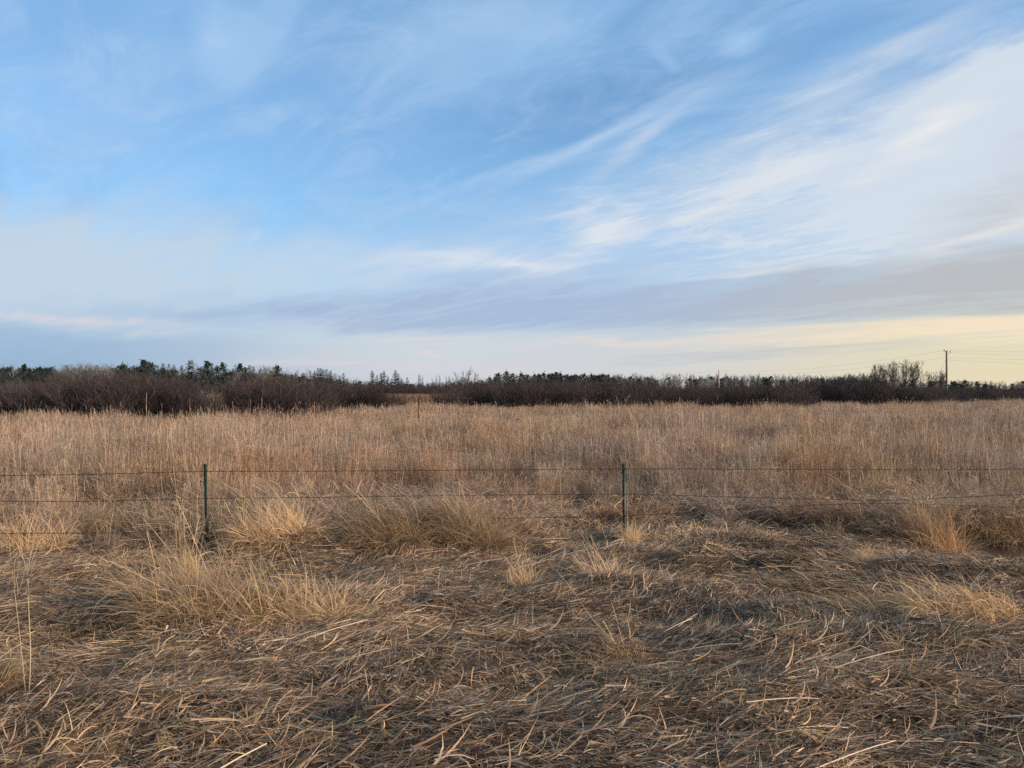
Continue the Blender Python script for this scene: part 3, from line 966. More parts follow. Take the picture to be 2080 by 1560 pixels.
for kd, px, ty in [('spruce', 756, 751), ('spruce', 766, 761), ('spruce', 780, 752), ('spruce', 774, 757), ('spruce', 788, 764), ('spruce', 803, 751),
                   ('spruce', 809, 759), ('spruce', 816, 767), ('spruce', 827, 766), ('spruce', 796, 768)]:
    put_conifer(kd, px, ty, rng.uniform(250, 270), 'dark spruce in the ragged clump standing alone behind the reed bed', 'ragged spruce clump behind the reeds', rng.uniform(1.0, 1.3))
for px, ty in [(850, 760), (853, 760), (858, 762), (878, 767), (886, 762), (893, 761), (906, 762), (912, 762)]:
    put_conifer('thin', px, ty, rng.uniform(300, 330), 'slim far conifer spire beside the round leafless tree', 'slim spires beside the round tree', rng.uniform(1.1, 1.6))
for px, ty in [(995, 767), (1013, 758), (1029, 756), (1041, 760), (1058, 759), (1070, 761), (1085, 761), (1095, 760), (1105, 759), (1115, 760), (1123, 759), (1130, 757),
               (1139, 759), (1152, 761), (1160, 763), (1169, 761), (1178, 763), (1187, 759), (1201, 761), (1208, 763), (1216, 762), (1224, 760), (1236, 761), (1246, 768), (1006, 765)]:
    put_conifer('red', px, ty, rng.uniform(285, 315), 'round-topped dark pine in the even row above the long hedge', 'even row of round-topped pines', rng.uniform(0.85, 1.2))
for px, ty in [(1268, 770), (1286, 772), (1300, 769), (1330, 772), (1400, 769), (1412, 771), (1481, 770), (1490, 773), (1533, 768), (1548, 776), (1565, 765), (1578, 770), (1588, 772), (1669, 769),
               (1700, 772), (1890, 773), (1932, 772), (1944, 776), (1985, 775), (2067, 776), (2078, 774), (2100, 775)]:
    put_conifer('red' if (px % 3) else 'spruce', px, ty, rng.uniform(300, 340), 'single dark conifer rising above the pale far woods', 'single conifers above the far woods', rng.uniform(0.9, 1.25))
put_conifer('red', 1960, 774, 230, 'broad dome-shaped dark conifer beyond the brown utility pole', None, 2.0)

# ------------------------------------------------------------------ leafless trees
def bare_tree(name, label, px, ytop, d, style, group=None, mat=None):
    h = top_h(ytop, d)
    x = (px - 1040) / F_PX * d
    if style == 'dome':      # many limbs fanning from a short trunk
        st = [((0, 0, 0.5), (math.sin(t) * math.cos(a), math.sin(t) * math.sin(a), math.cos(t)), 0.76 * h * (1 - 0.18 * t), 0.075)
              for t, a in zip(rng.uniform(0.05, 1.30, 30), rng.uniform(0, 6.28, 30))]
        lv = grow(st, [(5, 9, 0.5, 0.38, 0.5), (4, 8, 0.5, 0.55, 0.6), (3, 0, 0, 0, 0)], 0.02, 0.08)
        trunk_top = 0.9
    elif style == 'fan':     # forking low into steep limbs, a rounded crown
        k = 11
        st = [((0, 0, 0.22 * h), (math.sin(t) * math.cos(a), math.sin(t) * math.sin(a), math.cos(t)), 0.66 * h * (1 - 0.35 * t), 0.055)
              for t, a in zip(np.abs(rng.normal(0, 0.25, k)), rng.uniform(0, 6.28, k))]
        lv = grow(st, [(5, 8, 0.55, 0.36, 0.5), (4, 7, 0.5, 0.5, 0.6), (3, 0, 0, 0, 0)], 0.25, 0.09)
        trunk_top = 0.24 * h
    else:                    # straight leader with steep limbs
        st = [((0, 0, 0), (rng.normal(0, 0.03), rng.normal(0, 0.03), 1), 0.97 * h, 0.11)]
        lv = grow(st, [(6, 20, 0.55, 0.36, 0.42), (4, 7, 0.5, 0.45, 0.55), (3, 3, 0.5, 0.55, 0.7), (2, 0, 0, 0, 0)], 0.30, 0.06)
        trunk_top = 0.0
    o = thing(name, label, 'tree', (x, d, float(gz(x, d))), rng.uniform(0, 6.28), group)
    a, b = MB(), MB()
    if trunk_top:
        a.tube([(0, 0, -0.1), (0.02, 0, 0.5), (0, 0, trunk_top)], [0.26, 0.2, 0.15], 6)
        seg_mesh(b, lv[0], False)
    else:
        seg_mesh(a, lv[0], False)
    for l in lv[1:]:
        seg_mesh(b, [(p, q, max(r, 0.017), max(s, 0.013)) for p, q, r, s in l], True)
    a.build('trunk', mat or M_GREYBARK, o)
    b.build('crown', mat or M_GREYBARK, o)
    return o

M_ASPEN = plain_mat('grey_twig', (0.13, 0.105, 0.085), 0.85, 0.15, 0, 1.0, 0.3)
bare_tree('round_bare_tree', 'round domed leafless tree with fine twigs beside the pine row', 951, 744, 150, 'dome', mat=M_ASPEN)
for px, ty, lab in ((1779, 738, None), (1797, 738, None), (1816, 732, 'tall leafless aspen with dense crown, first of the three tallest'),
                    (1839, 731, 'slender leafless aspen between the two densest aspens'), (1858, 730, 'tallest leafless aspen, nearest the brown utility pole')):
    bare_tree('aspen_tree', lab or 'smaller thin leafless aspen at the edge of the aspen group', px, ty, 148 + rng.uniform(-4, 4), 'fan',
              None if lab else 'smaller aspens', M_ASPEN)
for px, ty in ((1893, 756), (1911, 751)):
    bare_tree('aspen_tree', 'low leafless sapling close beside the brown utility pole', px, ty, 150, 'fan', 'saplings by the brown pole', M_ASPEN)
for px, ty, d in ((118, 746, 170), (134, 744, 172), (150, 737, 168), (165, 736, 174), (180, 735, 170), (197, 736, 168), (212, 739, 172), (224, 744, 175), (530, 741, 200), (545, 741, 204), (480, 750, 200)):
    bare_tree('bare_tree', 'pale grey leafless tree in the cluster rising before the spruces', px, ty, d, 'fan', 'pale leafless trees before the spruces')
for px, ty in ((1640, 764), (1652, 763), (1700, 762), (1715, 760), (1730, 759), (1745, 757), (1760, 756), (1772, 758)):
    bare_tree('bare_tree', 'dark leafless tree in the rising mass beside the aspens', px, ty, 155 + rng.uniform(-5, 5), 'dome' if px % 2 else 'fan', 'dark leafless mass by the aspens', M_ASPEN)

# the far woods: a mass of grey leafless trees with conifers among them
FW = []
for k in range(5):
    h = 7.5
    st = [((0, 0, 0), (rng.normal(0, 0.05), rng.normal(0, 0.05), 1), 0.95 * h, 0.13)]
    lv = grow(st, [(5, 14, 0.5, 0.36, 0.45), (3, 5, 0.5, 0.5, 0.6), (2, 0, 0, 0, 0)], 0.3, 0.07)
    mb = MB()
    seg_mesh(mb, lv[0], False, (1.3, 1.3, 1.3))
    seg_mesh(mb, [(p, q, max(r, 0.03), max(s, 0.02)) for p, q, r, s in lv[1] + lv[2]], True)
    FW.append(mb.build('far_tree_%02d' % k, M_GREYBARK, link=False))
for k, (kd, hh) in enumerate((('spruce', 8.0), ('red', 7.5))):
    t, c = CON[kd][k]
    for me in (t, c):
        pass
    mb = MB()
    for me in (t, c):
        v = np.empty(len(me.vertices) * 3, np.float32)
        me.vertices.foreach_get('co', v)
        f = np.empty(len(me.loops), np.int32)
        me.loops.foreach_get('vertex_index', f)
        mb.add(v.reshape(-1, 3) * hh, f.reshape(-1, 4), (0.9, 0.9, 0.9))
    FW.append(mb.build('far_tree_%02d' % (5 + k), M_NEEDLE, link=False))
n = 2600
pxs = rng.uniform(-500, 2600, n)
d = rng.uniform(290, 420, n)
x = (pxs - 1040) / F_PX * d
hgt = np.interp(pxs, [-500, 0, 250, 600, 720, 840, 980, 1250, 1400, 1700, 1900, 2080, 2600], [12, 12, 12, 9.5, 6.6, 5.2, 6.4, 8.6, 8.6, 8.0, 6.4, 5.6, 6]) * rng.uniform(0.72, 1.06, n) * (0.92 + 0.25 * (d - 290) / 130)
pick = np.where(rng.uniform(size=n) < np.interp(pxs, [0, 600, 760, 1240, 1300, 2080], [0.55, 0.5, 0.25, 0.35, 0.18, 0.2]), rng.integers(5, 7, n), rng.integers(0, 5, n))
s = hgt / 7.5
scatter('distant_woodland', 'hazy mass of far leafless woods and conifers along the horizon', 'woodland',
        np.stack([x, d, gz(x, d)], 1), np.stack([np.zeros(n), np.zeros(n), rng.uniform(0, 6.28, n)], 1), np.stack([s, s, s], 1), pick, FW)

# the undergrowth between the shrubs and the woods
und = []
for k in range(3):
    mb = MB()
    for mset in (SHRUBS[k], SHRUBS[k + 3]):
        for me in mset:
            v = np.empty(len(me.vertices) * 3, np.float32)
            me.vertices.foreach_get('co', v)
            f = np.empty(len(me.loops), np.int32)
            me.loops.foreach_get('vertex_index', f)
            f = f.reshape(-1, 4)
            mb.add(v.reshape(-1, 3), f)
    und.append(mb.build('under_%02d' % k, M_TWIG, link=False))
n = 1300
pxs = rng.uniform(-400, 2500, n)
d = rng.uniform(0, 1, n)
lo = np.interp(pxs, [-400, 0, 620, 660, 960, 1000, 1900, 2080, 2500], [72, 72, 72, 155, 155, 100, 118, 150, 150])
d = lo + (280 - lo) * d ** 1.2
x = (pxs - 1040) / F_PX * d
s = rng.uniform(0.75, 1.05, n)
scatter('distant_brush', 'dark leafless brush filling the ground behind the hedges', 'brush', np.stack([x, d, gz(x, d)], 1),
        np.stack([np.zeros(n), np.zeros(n), rng.uniform(0, 6.28, n)], 1), np.stack([s * 1.4, s * 1.4, s * 0.92], 1), rng.integers(0, 3, n), und)

# the bed of taller brown reeds between the thickets
M_REED = straw_mat('brown_reed', (0.46, 0.35, 0.30), (0.60, 0.46, 0.37), 6.0, 0.25)
old_mat, M_FIELD = M_FIELD, M_REED
stand_clump.tag = 'reed'
reeds = [stand_clump(50, i, 1.55, 0.016, 0.6, 0.10, 2) for i in range(4)]
M_FIELD = old_mat
P = grid_points(84, 126, 0.75, lambda y: 0.42 * y)
x, y = P[:, 0], P[:, 1]
pp = 1040 + x / y * F_PX
keep = (pp > 600 + (126 - y) * 2.2) & (pp < 945 - (126 - y) * 0.6) & (rng.uniform(size=len(P)) < 0.9)
x, y = x[keep], y[keep]
n = len(x)
s = rng.uniform(0.8, 1.1, n)
scatter('reed_bed', 'low bed of brown reeds closing the gap between the thickets', 'reeds', np.stack([x, y, gz(x, y)], 1),
        np.stack([np.zeros(n), np.zeros(n), rng.uniform(0, 6.28, n)], 1), np.stack([s, s, s], 1), rng.integers(0, 4, n), reeds)

# tall pale grass heaped in the gap of the thicket
stand_clump.tag = 'mound'
gaps = [stand_clump(60, i, 1.5, 0.010, 0.45, 0.30, 3, True, i > 1) for i in range(4)]
n = 130
d = rng.uniform(45, 56, n)
pp = 424 + rng.normal(0, 17, n)
x = (pp - 1040) / F_PX * d
s = (0.80 + 0.55 * np.exp(-((pp - 424) / 24) ** 2)) * rng.uniform(0.8, 1.1, n)
scatter('tall_pale_grass', 'heap of tall pale grass in the gap of the dark thicket', 'dead grass', np.stack([x, d, gz(x, d)], 1),
        np.stack([np.zeros(n), np.zeros(n), rng.uniform(0, 6.28, n)], 1), np.stack([s, s, s], 1), rng.integers(0, 4, n), gaps)

# ================================================================== utility poles and cables
def pole(px, ytop, d, label, wide, arm, tint):
    h = top_h(ytop, d)
    x = (px - 1040) / F_PX * d
    o = thing('utility_pole', label, 'utility pole', (x, d, float(gz(x, d))))
    mb = MB()
    mb.tube([(0, 0, -0.3), (0, 0, h * 0.5), (0, 0, h)], [wide, wide * 0.88, wide * 0.72], 6, tint)
    mb.build('shaft', M_POLE, o)
    if arm:
        for sx, sz in ((-0.55, 0.02), (0.62, -0.25)):
            mb = MB()
            mb.tube([(sx, -0.16, h + sz), (sx, -0.16, h + sz + 0.14), (sx, -0.16, h + sz + 0.22)], [0.07, 0.09, 0.05], 6, (0.6, 0.6, 0.6))
            mb.build('insulator', M_LINE, o)
        mb = MB()
        mb.box((-0.60, -0.24, h - 0.06), (0.2, -0.12, h + 0.03))
        mb.build('crossarm', M_POLE, o)
        mb = MB()
        mb.segs([(0.1, -0.16, h - 0.65), ], [(0.62, -0.16, h - 0.24)], 0.03, 0.03)
        mb.build('bracket', M_LINE, o)
        mb = MB()
        mb.segs([(0, 0, h - 1.4)], [(-1.6, -0.3, h - 4.4)], 0.014, 0.014)
        mb.build('guy_wire', M_LINE, o)
    return np.array([x, d, float(gz(x, d)) + h])

pA = pole(1923, 713, 146, 'brown wooden utility pole with crossarm standing beside the leafless aspens', 0.19, True, (0.9, 0.8, 0.75))
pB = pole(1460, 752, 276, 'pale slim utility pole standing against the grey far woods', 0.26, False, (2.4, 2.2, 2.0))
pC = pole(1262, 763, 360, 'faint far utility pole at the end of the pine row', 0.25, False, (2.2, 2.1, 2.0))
pD = np.array([150.0, 150.0, pA[2] + 0.7])

def cable(a, b, sag, label, r=0.013):
    t = np.linspace(0, 1, 25)[:, None]
    pts = a + (b - a) * t
    pts[:, 2] -= 4 * sag * (t * (1 - t))[:, 0]
    mb = MB()
    mb.tube(pts - a, r, 4)
    o = mb.build('power_cable', M_LINE)
    o.location = a
    tag(o, label, 'cable')

up = lambda p, z, x=0.0: p + np.array([x, -0.16, z])
cable(up(pA, 0.1, -0.55), up(pB, 0.0), 1.7, 'upper power cable sagging from brown pole to pale pole', 0.009)
cable(up(pA, -1.2), up(pB, -1.3), 1.4, 'lower power cable sagging from brown pole to pale pole', 0.009)
cable(up(pB, 0.0), up(pC, 0.0), 1.2, 'far power cable running from pale pole to the farthest pole', 0.009)
cable(up(pA, 0.1, -0.55), pD, 0.5, 'topmost cable leaving brown pole away from the aspens', 0.009)
cable(up(pA, -0.3, 0.6), pD + np.array([0, 1, -1.3]), 0.7, 'second cable leaving brown pole from its bracket', 0.009)
cable(up(pA, -1.3), pD + np.array([0, 0, -2.1]), 0.4, 'third cable leaving brown pole below the crossarm', 0.009)
cable(up(pA, -1.7), pD + np.array([0, 2, -3.6]), 0.5, 'lowest cable leaving brown pole, drooping away', 0.009)

# ================================================================== barbed wire fence
POSTS, CLIPS = [], []
M_CLIP = plain_mat('galvanised_clip', (0.22, 0.21, 0.20), 0.5, 0.5, 0.6, 40.0, 0.3)
for px, top, bot, lean in ((-470, 945, 1125, 0.01), (425, 942, 1117, -0.034), (1269, 942, 1103, -0.012), (2125, 943, 1098, 0.01)):
    x, y, z = px_ground(px, bot)
    y = {-470: 9.75, 425: 10.25, 1269: 10.8, 2125: 11.4}[px]
    x = (px - 1040) / F_PX * y
    POSTS.append((x, y, float(gz(x, y)), CAM_Z + (HOR - top) / F_PX * y, lean))
fence = thing('barbed_wire_fence', 'barbed wire fence of thin rusty strands on dark green metal posts', 'fence', (POSTS[1][0], POSTS[1][1], POSTS[1][2]))
fo = np.array(fence.location)

for x, y, z, zt, lean in POSTS:
    h = zt - z + 0.35
    mb = MB()
    # T section: a flat flange towards the road, a web behind it, studs up the flange
    mb.box((-0.021, -0.004, 0), (0.021, 0.002, h))
    mb.box((-0.0035, 0.003, 0), (0.0035, 0.038, h - 0.002))
    for k in range(int((h - 0.5) / 0.055)):
        mb.box((-0.009, -0.012, 0.45 + k * 0.055), (0.009, -0.0045, 0.468 + k * 0.055))
    p = mb.build('post', M_POST, fence)
    p.location = np.array((x, y, z - 0.35)) - fo
    p.rotation_euler = (0, lean, rng.uniform(-0.25, 0.25))
    CLIPS.append(p)

def put_clips(ys):
    for p, (x, y, z, zt, lean), yy in zip(CLIPS, POSTS, ys):
        zz = CAM_Z + (HOR - yy) / F_PX * y - (z - 0.35)
        if zz < 0.42:
            continue
        mb = MB()
        mb.box((-0.024, -0.010, zz - 0.004), (0.024, -0.0055, zz + 0.004))
        mb.box((-0.027, -0.009, zz - 0.006), (-0.0225, 0.006, zz + 0.006))
        mb.box((0.0225, -0.009, zz - 0.006), (0.027, 0.006, zz + 0.006))
        mb.build('wire_clip', M_CLIP, p)

px_of = [1040 + p[0] / p[1] * F_PX for p in POSTS]
def fence_pt(px, py):
    """point of the fence plane seen at a photo pixel (the plane follows the posts)"""
    i = min(max(int(np.searchsorted(px_of, px)) - 1, 0), 2)
    (x0, y0), (x1, y1) = POSTS[i][:2], POSTS[i + 1][:2]
    u, v = px_ray(px, py)
    # u*d = x0 + t*(x1-x0), d = y0 + t*(y1-y0)
    t = (u * y0 - x0) / ((x1 - x0) - u * (y1 - y0))
    dd = y0 + t * (y1 - y0) - 0.012
    return np.array([u * dd, dd, CAM_Z + v * dd])

WIRES = [
    [(-468, 966), (0, 966), (200, 963), (419, 957), (650, 957), (900, 955), (1269, 952), (1600, 953), (1850, 954), (2080, 953), (2124, 952)],
    [(-468, 1015), (0, 1018), (200, 1018), (419, 1012), (650, 1010), (900, 1006), (1269, 1003), (1550, 1011), (1800, 1016), (2080, 1004), (2124, 1002)],
    [(-468, 1078), (0, 1083), (200, 1082), (419, 1078), (560, 1072), (800, 1061), (1050, 1052), (1269, 1048), (1400, 1040), (1560, 1030), (1760, 1021), (2030, 1028), (2124, 1034)],
    [(-468, 1112), (0, 1118), (419, 1112), (800, 1104), (1269, 1092), (1500, 1100), (1800, 1088), (2124, 1080)],
]
for w in WIRES:
    w = np.array(w, float)
    xs = np.linspace(w[0, 0], w[-1, 0], 110)
    # smooth the polyline a little so that the strand sags instead of kinking
    ys = np.interp(xs, w[:, 0], w[:, 1])
    for _ in range(3):
        ys[1:-1] = (ys[:-2] + 2 * ys[1:-1] + ys[2:]) / 4
    c = np.array([fence_pt(a, b) for a, b in zip(xs, ys)])
    L = np.concatenate([[0], np.cumsum(np.linalg.norm(np.diff(c, axis=0), axis=1))])
    mb = MB()
    mb.tube(c - fo, 0.0038, 4)
    s = np.arange(0.05, L[-1], 0.125) + rng.normal(0, 0.006, int(math.ceil((L[-1] - 0.05) / 0.125)))
    b = np.stack([np.interp(s, L, c[:, i]) for i in range(3)], 1) - fo
    for _ in range(2):          # barbs: two crossed pointed wires wound round the strand
        dr = np.stack([rng.normal(0, 0.4, len(s)), rng.normal(0, 1, len(s)), rng.normal(0, 1, len(s))], 1)
        dr /= np.linalg.norm(dr, axis=1)[:, None]
        mb.segs(b - dr * 0.016, b + dr * 0.016, 0.0024, 0.0016)
    mb.segs(b - np.array([0.009, 0, 0]), b + np.array([0.009, 0, 0]), 0.0060, 0.0060)
    mb.build('wire', M_WIRE, fence)
    put_clips(np.interp(px_of, xs, ys))

# straw blown against the fence and left hanging on it
w0 = fence_pt(1258, 1012)
wisp = thing('straw_wisp', 'wisp of pale straw caught on the upright green post', 'straw', w0)
for k in range(16):
    mb = MB()
    p0 = np.array([[rng.normal(0.02, 0.035), -0.03 + rng.normal(0, 0.01), rng.normal(0, 0.02)]])
    mb.ribbons(p0, rng.uniform(2.2, 4.2), rng.uniform(-0.6, 0.9), rng.uniform(0.12, 0.34), rng.uniform(0.004, 0.008), -rng.uniform(0.8, 2.2), rng.normal(0, 0.5), None, 6, 2.4, palette(1, [3, 2, 0.5, 0, 1.5, 0]))
    mb.build('straw', M_TUFT, wisp)

# ================================================================== tussocks and weeds that stand out
def tussock(label, px, py, n, h, spread, lean_az, lean, droop, pal, nstalk, hstalk, wid=(0.003, 0.007), group=None, squash=1.0):
    n = int(n * 3.4)
    h *= 1.12
    wid = (wid[0] * 0.8, wid[1] * 1.1)
    x, y, z = px_ground(px, py)
    o = thing('grass_tussock', label, 'grass tussock', (x, y, z - 0.02), 0, group)
    mb = MB()
    r = spread * np.sqrt(rng.uniform(0, 1, n))
    a = rng.uniform(0, 6.28, n)
    P = np.stack([r * np.cos(a), r * np.sin(a) * squash, np.zeros(n)], 1)
    P[:, 2] = gz(x + P[:, 0], y + P[:, 1]) - z
    half = rng.uniform(size=n) < 0.62
    az_ = np.where(half, lean_az + rng.normal(0, 0.65, n), rng.uniform(0, 6.28, n))
    pit = np.clip(np.pi / 2 - np.abs(rng.normal(lean, 0.28, n)), 0.05, 1.6)
    mb.ribbons(P, az_, pit, h * rng.uniform(0.25, 1.1, n), rng.uniform(*wid, n), -np.abs(rng.normal(droop * 1.15, 0.8, n)), rng.normal(0, 0.75, n), None, 6, 2.6, palette(n, pal))
    k = n // 2                      # collapsed skirt round the foot
    a = rng.uniform(0, 6.28, k)
    P = np.stack([spread * 0.8 * np.cos(a), spread * 0.8 * np.sin(a) * squash, rng.uniform(0.0, 0.10, k)], 1)
    P[:, 2] += gz(x + P[:, 0], y + P[:, 1]) - z
    mb.ribbons(P, a + rng.normal(0, 0.5, k), rng.uniform(0.0, 0.9, k), h * rng.uniform(0.3, 0.6, k), rng.uniform(*wid, k), -rng.uniform(0.3, 1.8, k),
               rng.normal(0, 0.5, k), None, 5, 2.4, palette(k, [0.7, 1, 1.2, 1, 0.8, 0.4]))
    P = np.stack([rng.normal(0, spread * 0.5, k), rng.normal(0, spread * 0.5 * squash, k), np.zeros(k)], 1)   # short dense heart
    P[:, 2] += gz(x + P[:, 0], y + P[:, 1]) - z
    mb.ribbons(P, lean_az + rng.normal(0, 1.2, k), rng.uniform(0.3, 1.4, k), h * rng.uniform(0.25, 0.5, k), rng.uniform(*wid, k), -rng.uniform(0.3, 2.4, k),
               rng.normal(0, 0.7, k), None, 5, 2.4, palette(k, pal))
    f = mb.build('foliage', M_TUFT, o)
    f['kind'] = 'stuff'
    for _ in range(nstalk):
        mb = MB()
        rr, aa = spread * 0.7 * rng.uniform(0, 1), rng.uniform(0, 6.28)
        tn = palette(1, [3, 2, 0.3, 0, 0.6, 0])
        p0 = np.array([[rr * math.cos(aa), rr * math.sin(aa) * squash, 0.02]])
        p0[:, 2] += gz(x + p0[:, 0], y + p0[:, 1]) - z
        az0, pt = lean_az + rng.normal(0, 0.45), np.pi / 2 - abs(rng.normal(lean, 0.2))
        c = mb.ribbons(p0, az0, pt, hstalk * rng.uniform(0.75, 1.15), rng.uniform(0.0028, 0.0042), rng.normal(-0.12, 0.1), rng.normal(0, 0.12), None, 6, 0, tn)
        q = c[0, 2:5]
        mb.ribbons(q, az0 + rng.normal(0, 1.2, 3), rng.uniform(0.2, 1.0, 3), rng.uniform(0.10, 0.22, 3), rng.uniform(0.004, 0.007, 3), -rng.uniform(0.6, 2.0, 3), 0, None, 4, 2.4, palette(3, [2, 2, 0.5, 0, 1, 0]))
        mb.build('stalk', M_TUFT, o)
    return o

GOLD, TAN, RUST, GREY = [4, 1.5, 0.8, 0.2, 1.0, 0], [1.8, 2, 1.2, 0.4, 1.0, 0.1], [1.6, 0.8, 2.2, 1.6, 0.2, 0.1], [0.5, 1.3, 1.3, 1.0, 1.4, 0.5]
PI_ = math.pi
tussock('big golden grass tussock fanning out before the leaning fence post', 430, 1255, 520, 0.66, 0.55, PI_ * 0.93, 0.72, 0.8, GOLD, 22, 1.0, squash=0.6)
tussock('lower golden tussock spilling over beside the big golden one', 620, 1270, 400, 0.50, 0.42, PI_ * 0.85, 0.75, 1.0, GOLD, 9, 0.7, squash=0.6)
tussock('small upright golden tuft with long straws against the leaning post', 380, 1185, 130, 0.42, 0.14, PI_ * 0.6, 0.22, 0.5, GOLD, 9, 0.85)
tussock('long bent tawny tussock arching over below the wires between the posts', 960, 1100, 420, 0.80, 0.42, PI_ * 0.86, 0.66, 0.6, TAN, 12, 0.95, squash=0.7)
tussock('rusty brown tussock slumped against the tawny one under the wires', 800, 1092, 380, 0.72, 0.5, PI_ * 0.9, 0.75, 0.75, RUST, 8, 0.9, squash=0.6)
tussock('broad tawny tussock beside the foot of the leaning post', 560, 1095, 420, 0.68, 0.5, PI_ * 0.85, 0.62, 0.8, TAN, 10, 0.9, squash=0.6)
tussock('low tan tussock on the far side of the leaning post', 330, 1105, 260, 0.55, 0.4, PI_ * 0.8, 0.6, 0.8, TAN, 8, 0.85, squash=0.6)
tussock('pale grass tussock among tall dry weeds at the fence end', 60, 1120, 300, 0.62, 0.5, PI_ * 0.7, 0.5, 0.8, TAN, 10, 0.9, squash=0.6)
tussock('rounded curly golden tussock on a hummock away from the fence', 1965, 1262, 420, 0.44, 0.40, PI_ * 0.85, 0.62, 1.7, GOLD, 6, 0.5, squash=0.6)
tussock('flattened curly straw tussock joined to the rounded golden one', 1800, 1250, 300, 0.38, 0.36, PI_ * 0.95, 0.85, 1.3, TAN, 4, 0.5, squash=0.5)
tussock('tall orange-brown tussock fanning up under the low strand', 1905, 1125, 420, 0.85, 0.36, PI_ * 0.82, 0.42, 0.5, RUST, 12, 1.0, squash=0.7)
tussock('small drooping mop-like tussock on the slope', 1755, 1150, 150, 0.34, 0.16, PI_ * 0.5, 0.35, 2.1, GOLD, 0, 0.4)
tussock('small brown tuft at the foot of the long leaning brown stalk', 1275, 1345, 120, 0.20, 0.12, PI_ * 0.8, 0.5, 0.9, RUST, 2, 0.35, (0.003, 0.006))
tussock('little golden tuft of crossed straws on the flattened grass', 1060, 1200, 90, 0.34, 0.16, PI_ * 0.65, 0.5, 0.6, GOLD, 7, 0.5)
tussock('thin pinkish tuft leaning over before the upright post', 1230, 1180, 110, 0.42, 0.20, PI_ * 0.8, 0.8, 0.4, TAN, 9, 0.65)
tussock('short straw tuft clasping the foot of the upright post', 1282, 1112, 90, 0.42, 0.12, PI_ * 0.4, 0.25, 0.9, GOLD, 3, 0.7)
tussock('golden tuft overhanging the dark hollow', -25, 1392, 150, 0.24, 0.16, PI_ * 0.4, 0.5, 1.4, GOLD, 4, 0.4, squash=0.5)
tussock('bright orange straw tussock spread flat over the low hummock', 90, 1545, 220, 0.22, 0.34, PI_ * 0.1, 1.1, 0.7, GOLD, 10, 0.40, squash=0.6)
tussock('sparse golden straws lying across the near hummock', 480, 1520, 160, 0.22, 0.36, PI_ * 0.15, 1.15, 0.6, GOLD, 8, 0.45, squash=0.5)
tussock('grey-tan tussock drooping over the dark bank', 2040, 1075, 320, 0.55, 0.5, PI_ * 1.3, 0.6, 1.6, GREY, 6, 0.7, squash=0.5)
tussock('weathered grey tussock with fallen blades below the golden hummock', 1890, 1335, 200, 0.30, 0.30, PI_ * 1.2, 0.95, 0.9, GREY, 2, 0.4, squash=0.5)

# the ragged bank of slumped grass along the foot of the fence, between and around the tussocks
stand_clump.tag = 'slump'
slump = [stand_clump(56, i, 0.62 + 0.06 * i, 0.0048, 0.24, 0.75 + 0.10 * (i % 3), 3, i % 2 == 0, True) for i in range(6)]
P = grid_points(10.1, 13.4, 0.25, lambda y: 9.5)
x, y = P[:, 0], P[:, 1]
pp = 1040 + x / y * F_PX
want = np.interp(pp, [-300, 0, 300, 420, 560, 960, 1040, 1250, 1500, 1750, 1850, 1950, 2100], [0.8, 0.7, 0.5, 0.7, 0.95, 0.95, 0.35, 0.25, 0.35, 0.6, 0.8, 0.4, 0.5])
lo = np.interp(pp, [-300, 400, 560, 980, 1100, 1600, 1850, 2100], [10.2, 10.4, 10.2, 10.3, 12.0, 11.6, 10.6, 11.6])
keep = (rng.uniform(size=len(P)) < want * (0.45 + 0.9 * vnoise(x, y, 0.9, 71))) & (y > lo + 0.6 * vnoise(x, y, 0.7, 72)) & (bump(x, y, 7.3, 10.75, 1.3, 0.8) < 0.3)
x, y = x[keep], y[keep]
n = len(x)
s = rng.uniform(0.6, 1.25, n)
scatter('slumped_grass', 'ragged bank of slumped straw along the foot of the fence', 'dead grass', np.stack([x, y, gz(x, y)], 1),
        np.stack([np.zeros(n), np.zeros(n), 2.7 + 2.4 * (vnoise(x, y, 1.5, 73) - 0.5) + rng.normal(0, 0.7, n)], 1), np.stack([s, s, s], 1), rng.integers(0, 6, n), slump)

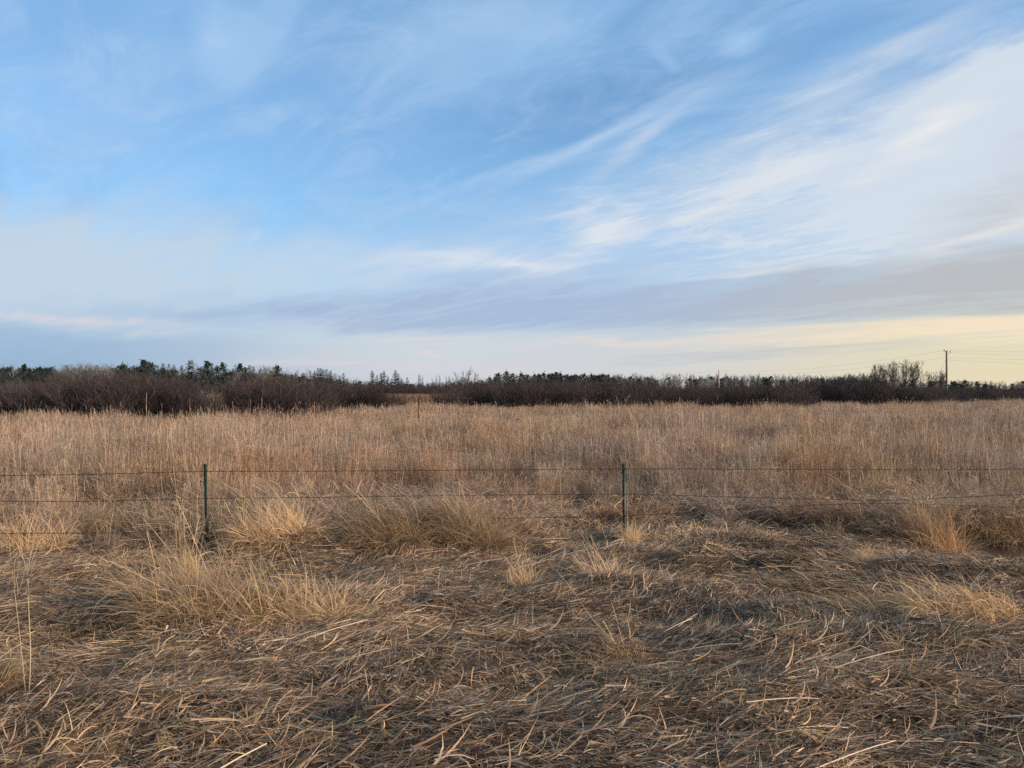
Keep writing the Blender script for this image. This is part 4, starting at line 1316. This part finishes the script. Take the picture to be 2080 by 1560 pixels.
def weed(name, label, px, py, tips, mat, r=0.0035, twigs=0, seed=0.0, group=None, depth=None):
    """dry stalk from its foot through pixel waypoints at one distance, with side twigs and an optional seed head"""
    if depth:
        y = depth
        x = (px - 1040) / F_PX * y
        z = float(gz(x, y))
    else:
        x, y, z = px_ground(px, py)
    o = thing(name, label, 'weed', (x, y, z), 0, group)
    pts = [np.array([0, 0, -0.03])]
    for k, (a, b) in enumerate(tips):
        u, v = px_ray(a, b)
        dd = y + 0.05 * (k + 1) * rng.uniform(-1, 1)
        pts.append(np.array([u * dd - x, dd - y, CAM_Z + v * dd - z]))
    pts = np.array(pts)
    t = np.linspace(0, len(pts) - 1, 14)
    fine = np.stack([np.interp(t, range(len(pts)), pts[:, i]) for i in range(3)], 1)
    fine[1:-1] = (fine[:-2] + 2 * fine[1:-1] + fine[2:]) / 4
    mb = MB()
    mb.tube(fine, np.linspace(r, r * 0.45, 14), 4)
    mb.build('stem', mat, o)
    H = np.linalg.norm(pts[-1])
    for k in range(twigs):
        j = int(rng.integers(7, 13))
        d = unit(fine[j] - fine[j - 1])
        a = unit(d + rng.normal(0, 0.55, 3))
        L = H * rng.uniform(0.08, 0.2)
        mb = MB()
        q = fine[j] + a * L * 0.5 + np.array([0, 0, 0.02])
        mb.tube([fine[j], q, q + unit(a + np.array([0, 0, 0.4])) * L * 0.5], [r * 0.5, r * 0.4, r * 0.25], 4)
        mb.build('twig', mat, o)
    if seed:
        n = 80
        f = (1 - 0.5 * rng.uniform(0, 1, n) ** 1.3) * 13 * 0.999
        j = np.minimum(f.astype(int), 12)
        q = fine[j] + (fine[j + 1] - fine[j]) * (f - j)[:, None]
        mb = MB()
        mb.ribbons(q, rng.uniform(0, 6.28, n), rng.uniform(0.1, 1.2, n), seed * rng.uniform(0.6, 1.4, n), seed * 0.55, 0, 0, None, 2, 2.2, np.ones((n, 3)) * rng.uniform(0.6, 1.4, (n, 1)))
        mb.build('seed_head', mat, o)
    return o

weed('dry_weed_stalk', 'tall pale weed stalk with a branched top rising beside the dark hollow', 62, 1412, [(66, 1330), (60, 1220), (58, 1160), (68, 1100)], M_STALK, 0.0045, 9)
weed('dry_weed_stalk', 'thinner weed stalk leaning away from the pale branched stalk', 57, 1408, [(48, 1330), (36, 1230), (27, 1160), (22, 1115)], M_STALK, 0.003, 4)
weed('dry_weed_stalk', 'reddish brown weed stalk leaning far over the flattened grass', 1312, 1345, [(1270, 1285), (1235, 1245), (1190, 1205), (1172, 1180)], M_DARKSTALK, 0.0042, 2)
weed('dry_weed_stalk', 'pale straw stalk leaning parallel to the reddish brown one', 1292, 1342, [(1245, 1300), (1200, 1255), (1165, 1200), (1128, 1155)], M_STALK, 0.0028, 0)
weed('dry_weed_stalk', 'short black broken stub below the reddish brown stalk', 1330, 1408, [(1325, 1395), (1316, 1378)], M_DARKSTALK, 0.0035, 0)
weed('dead_stem', 'dark leaning dead stem standing alone above the field grass', 849, 0, [(850, 830), (851, 812), (854, 788)], M_DARKSTALK, 0.030, 1, depth=33)
for px, d, tips, lab in ((931, 30, [(931, 850), (930, 830)], 'dark slim spike beside the tallest lone spike'),
                         (1185, 16.5, [(1185, 950), (1186, 912)], 'dark seed spike rising behind the wires next to the upright post'),
                         (1083, 15.5, [(1084, 950), (1082, 915)], 'dark slender seed stalk behind the middle of the wires'),
                         (1125, 19, [(1124, 915), (1122, 893)], 'dark stalk with a knobby top in the middle field'),
                         (1450, 18, [(1450, 925), (1448, 902)], 'dark dock stalk on the open side of the upright post'),
                         (1825, 34, [(1825, 855), (1823, 838)], 'lone dark spike far out in the tan grass'),
                         (1990, 13.5, [(1990, 1000), (1990, 962)], 'dark stalk among pale branched weeds behind the wires')):
    weed('dock_stalk', lab, px, 0, tips, M_DARKSTALK, 0.0028 + d * 0.00022, 0, 0.012 + d * 0.0005, depth=d)
for k, (px, d, tx, ty) in enumerate(((1905, 15.5, 1890, 862), (1935, 14.5, 1925, 855), (1960, 15.0, 1975, 850), (1985, 14.2, 2002, 846), (2015, 15.6, 2010, 838), (2045, 14.0, 2062, 850),
                                     (2070, 15.0, 2058, 842), (1868, 17.0, 1858, 862), (1010, 16, 990, 905), (1140, 14.0, 1128, 935))):
    weed('branched_weed', 'pale thin branched weed standing taller than the grass behind the fence', px, 0, [((px + tx) / 2 + 3, (ty + 985) / 2), (tx, ty)], M_STALK, 0.0042, 8,
         group='pale branched weeds behind the fence', depth=d)
for px, d, tx, ty in ((1258, 45, 1250, 803), (1268, 46, 1275, 806), (1240, 44, 1232, 812), (1190, 44, 1188, 812)):
    weed('branched_weed', 'far pale branched weed showing against the dark hedge below the pine row', px, 0, [(px, 822), (tx, ty)], M_STALK, 0.012, 5,
         group='far branched weeds against the hedge', depth=d)
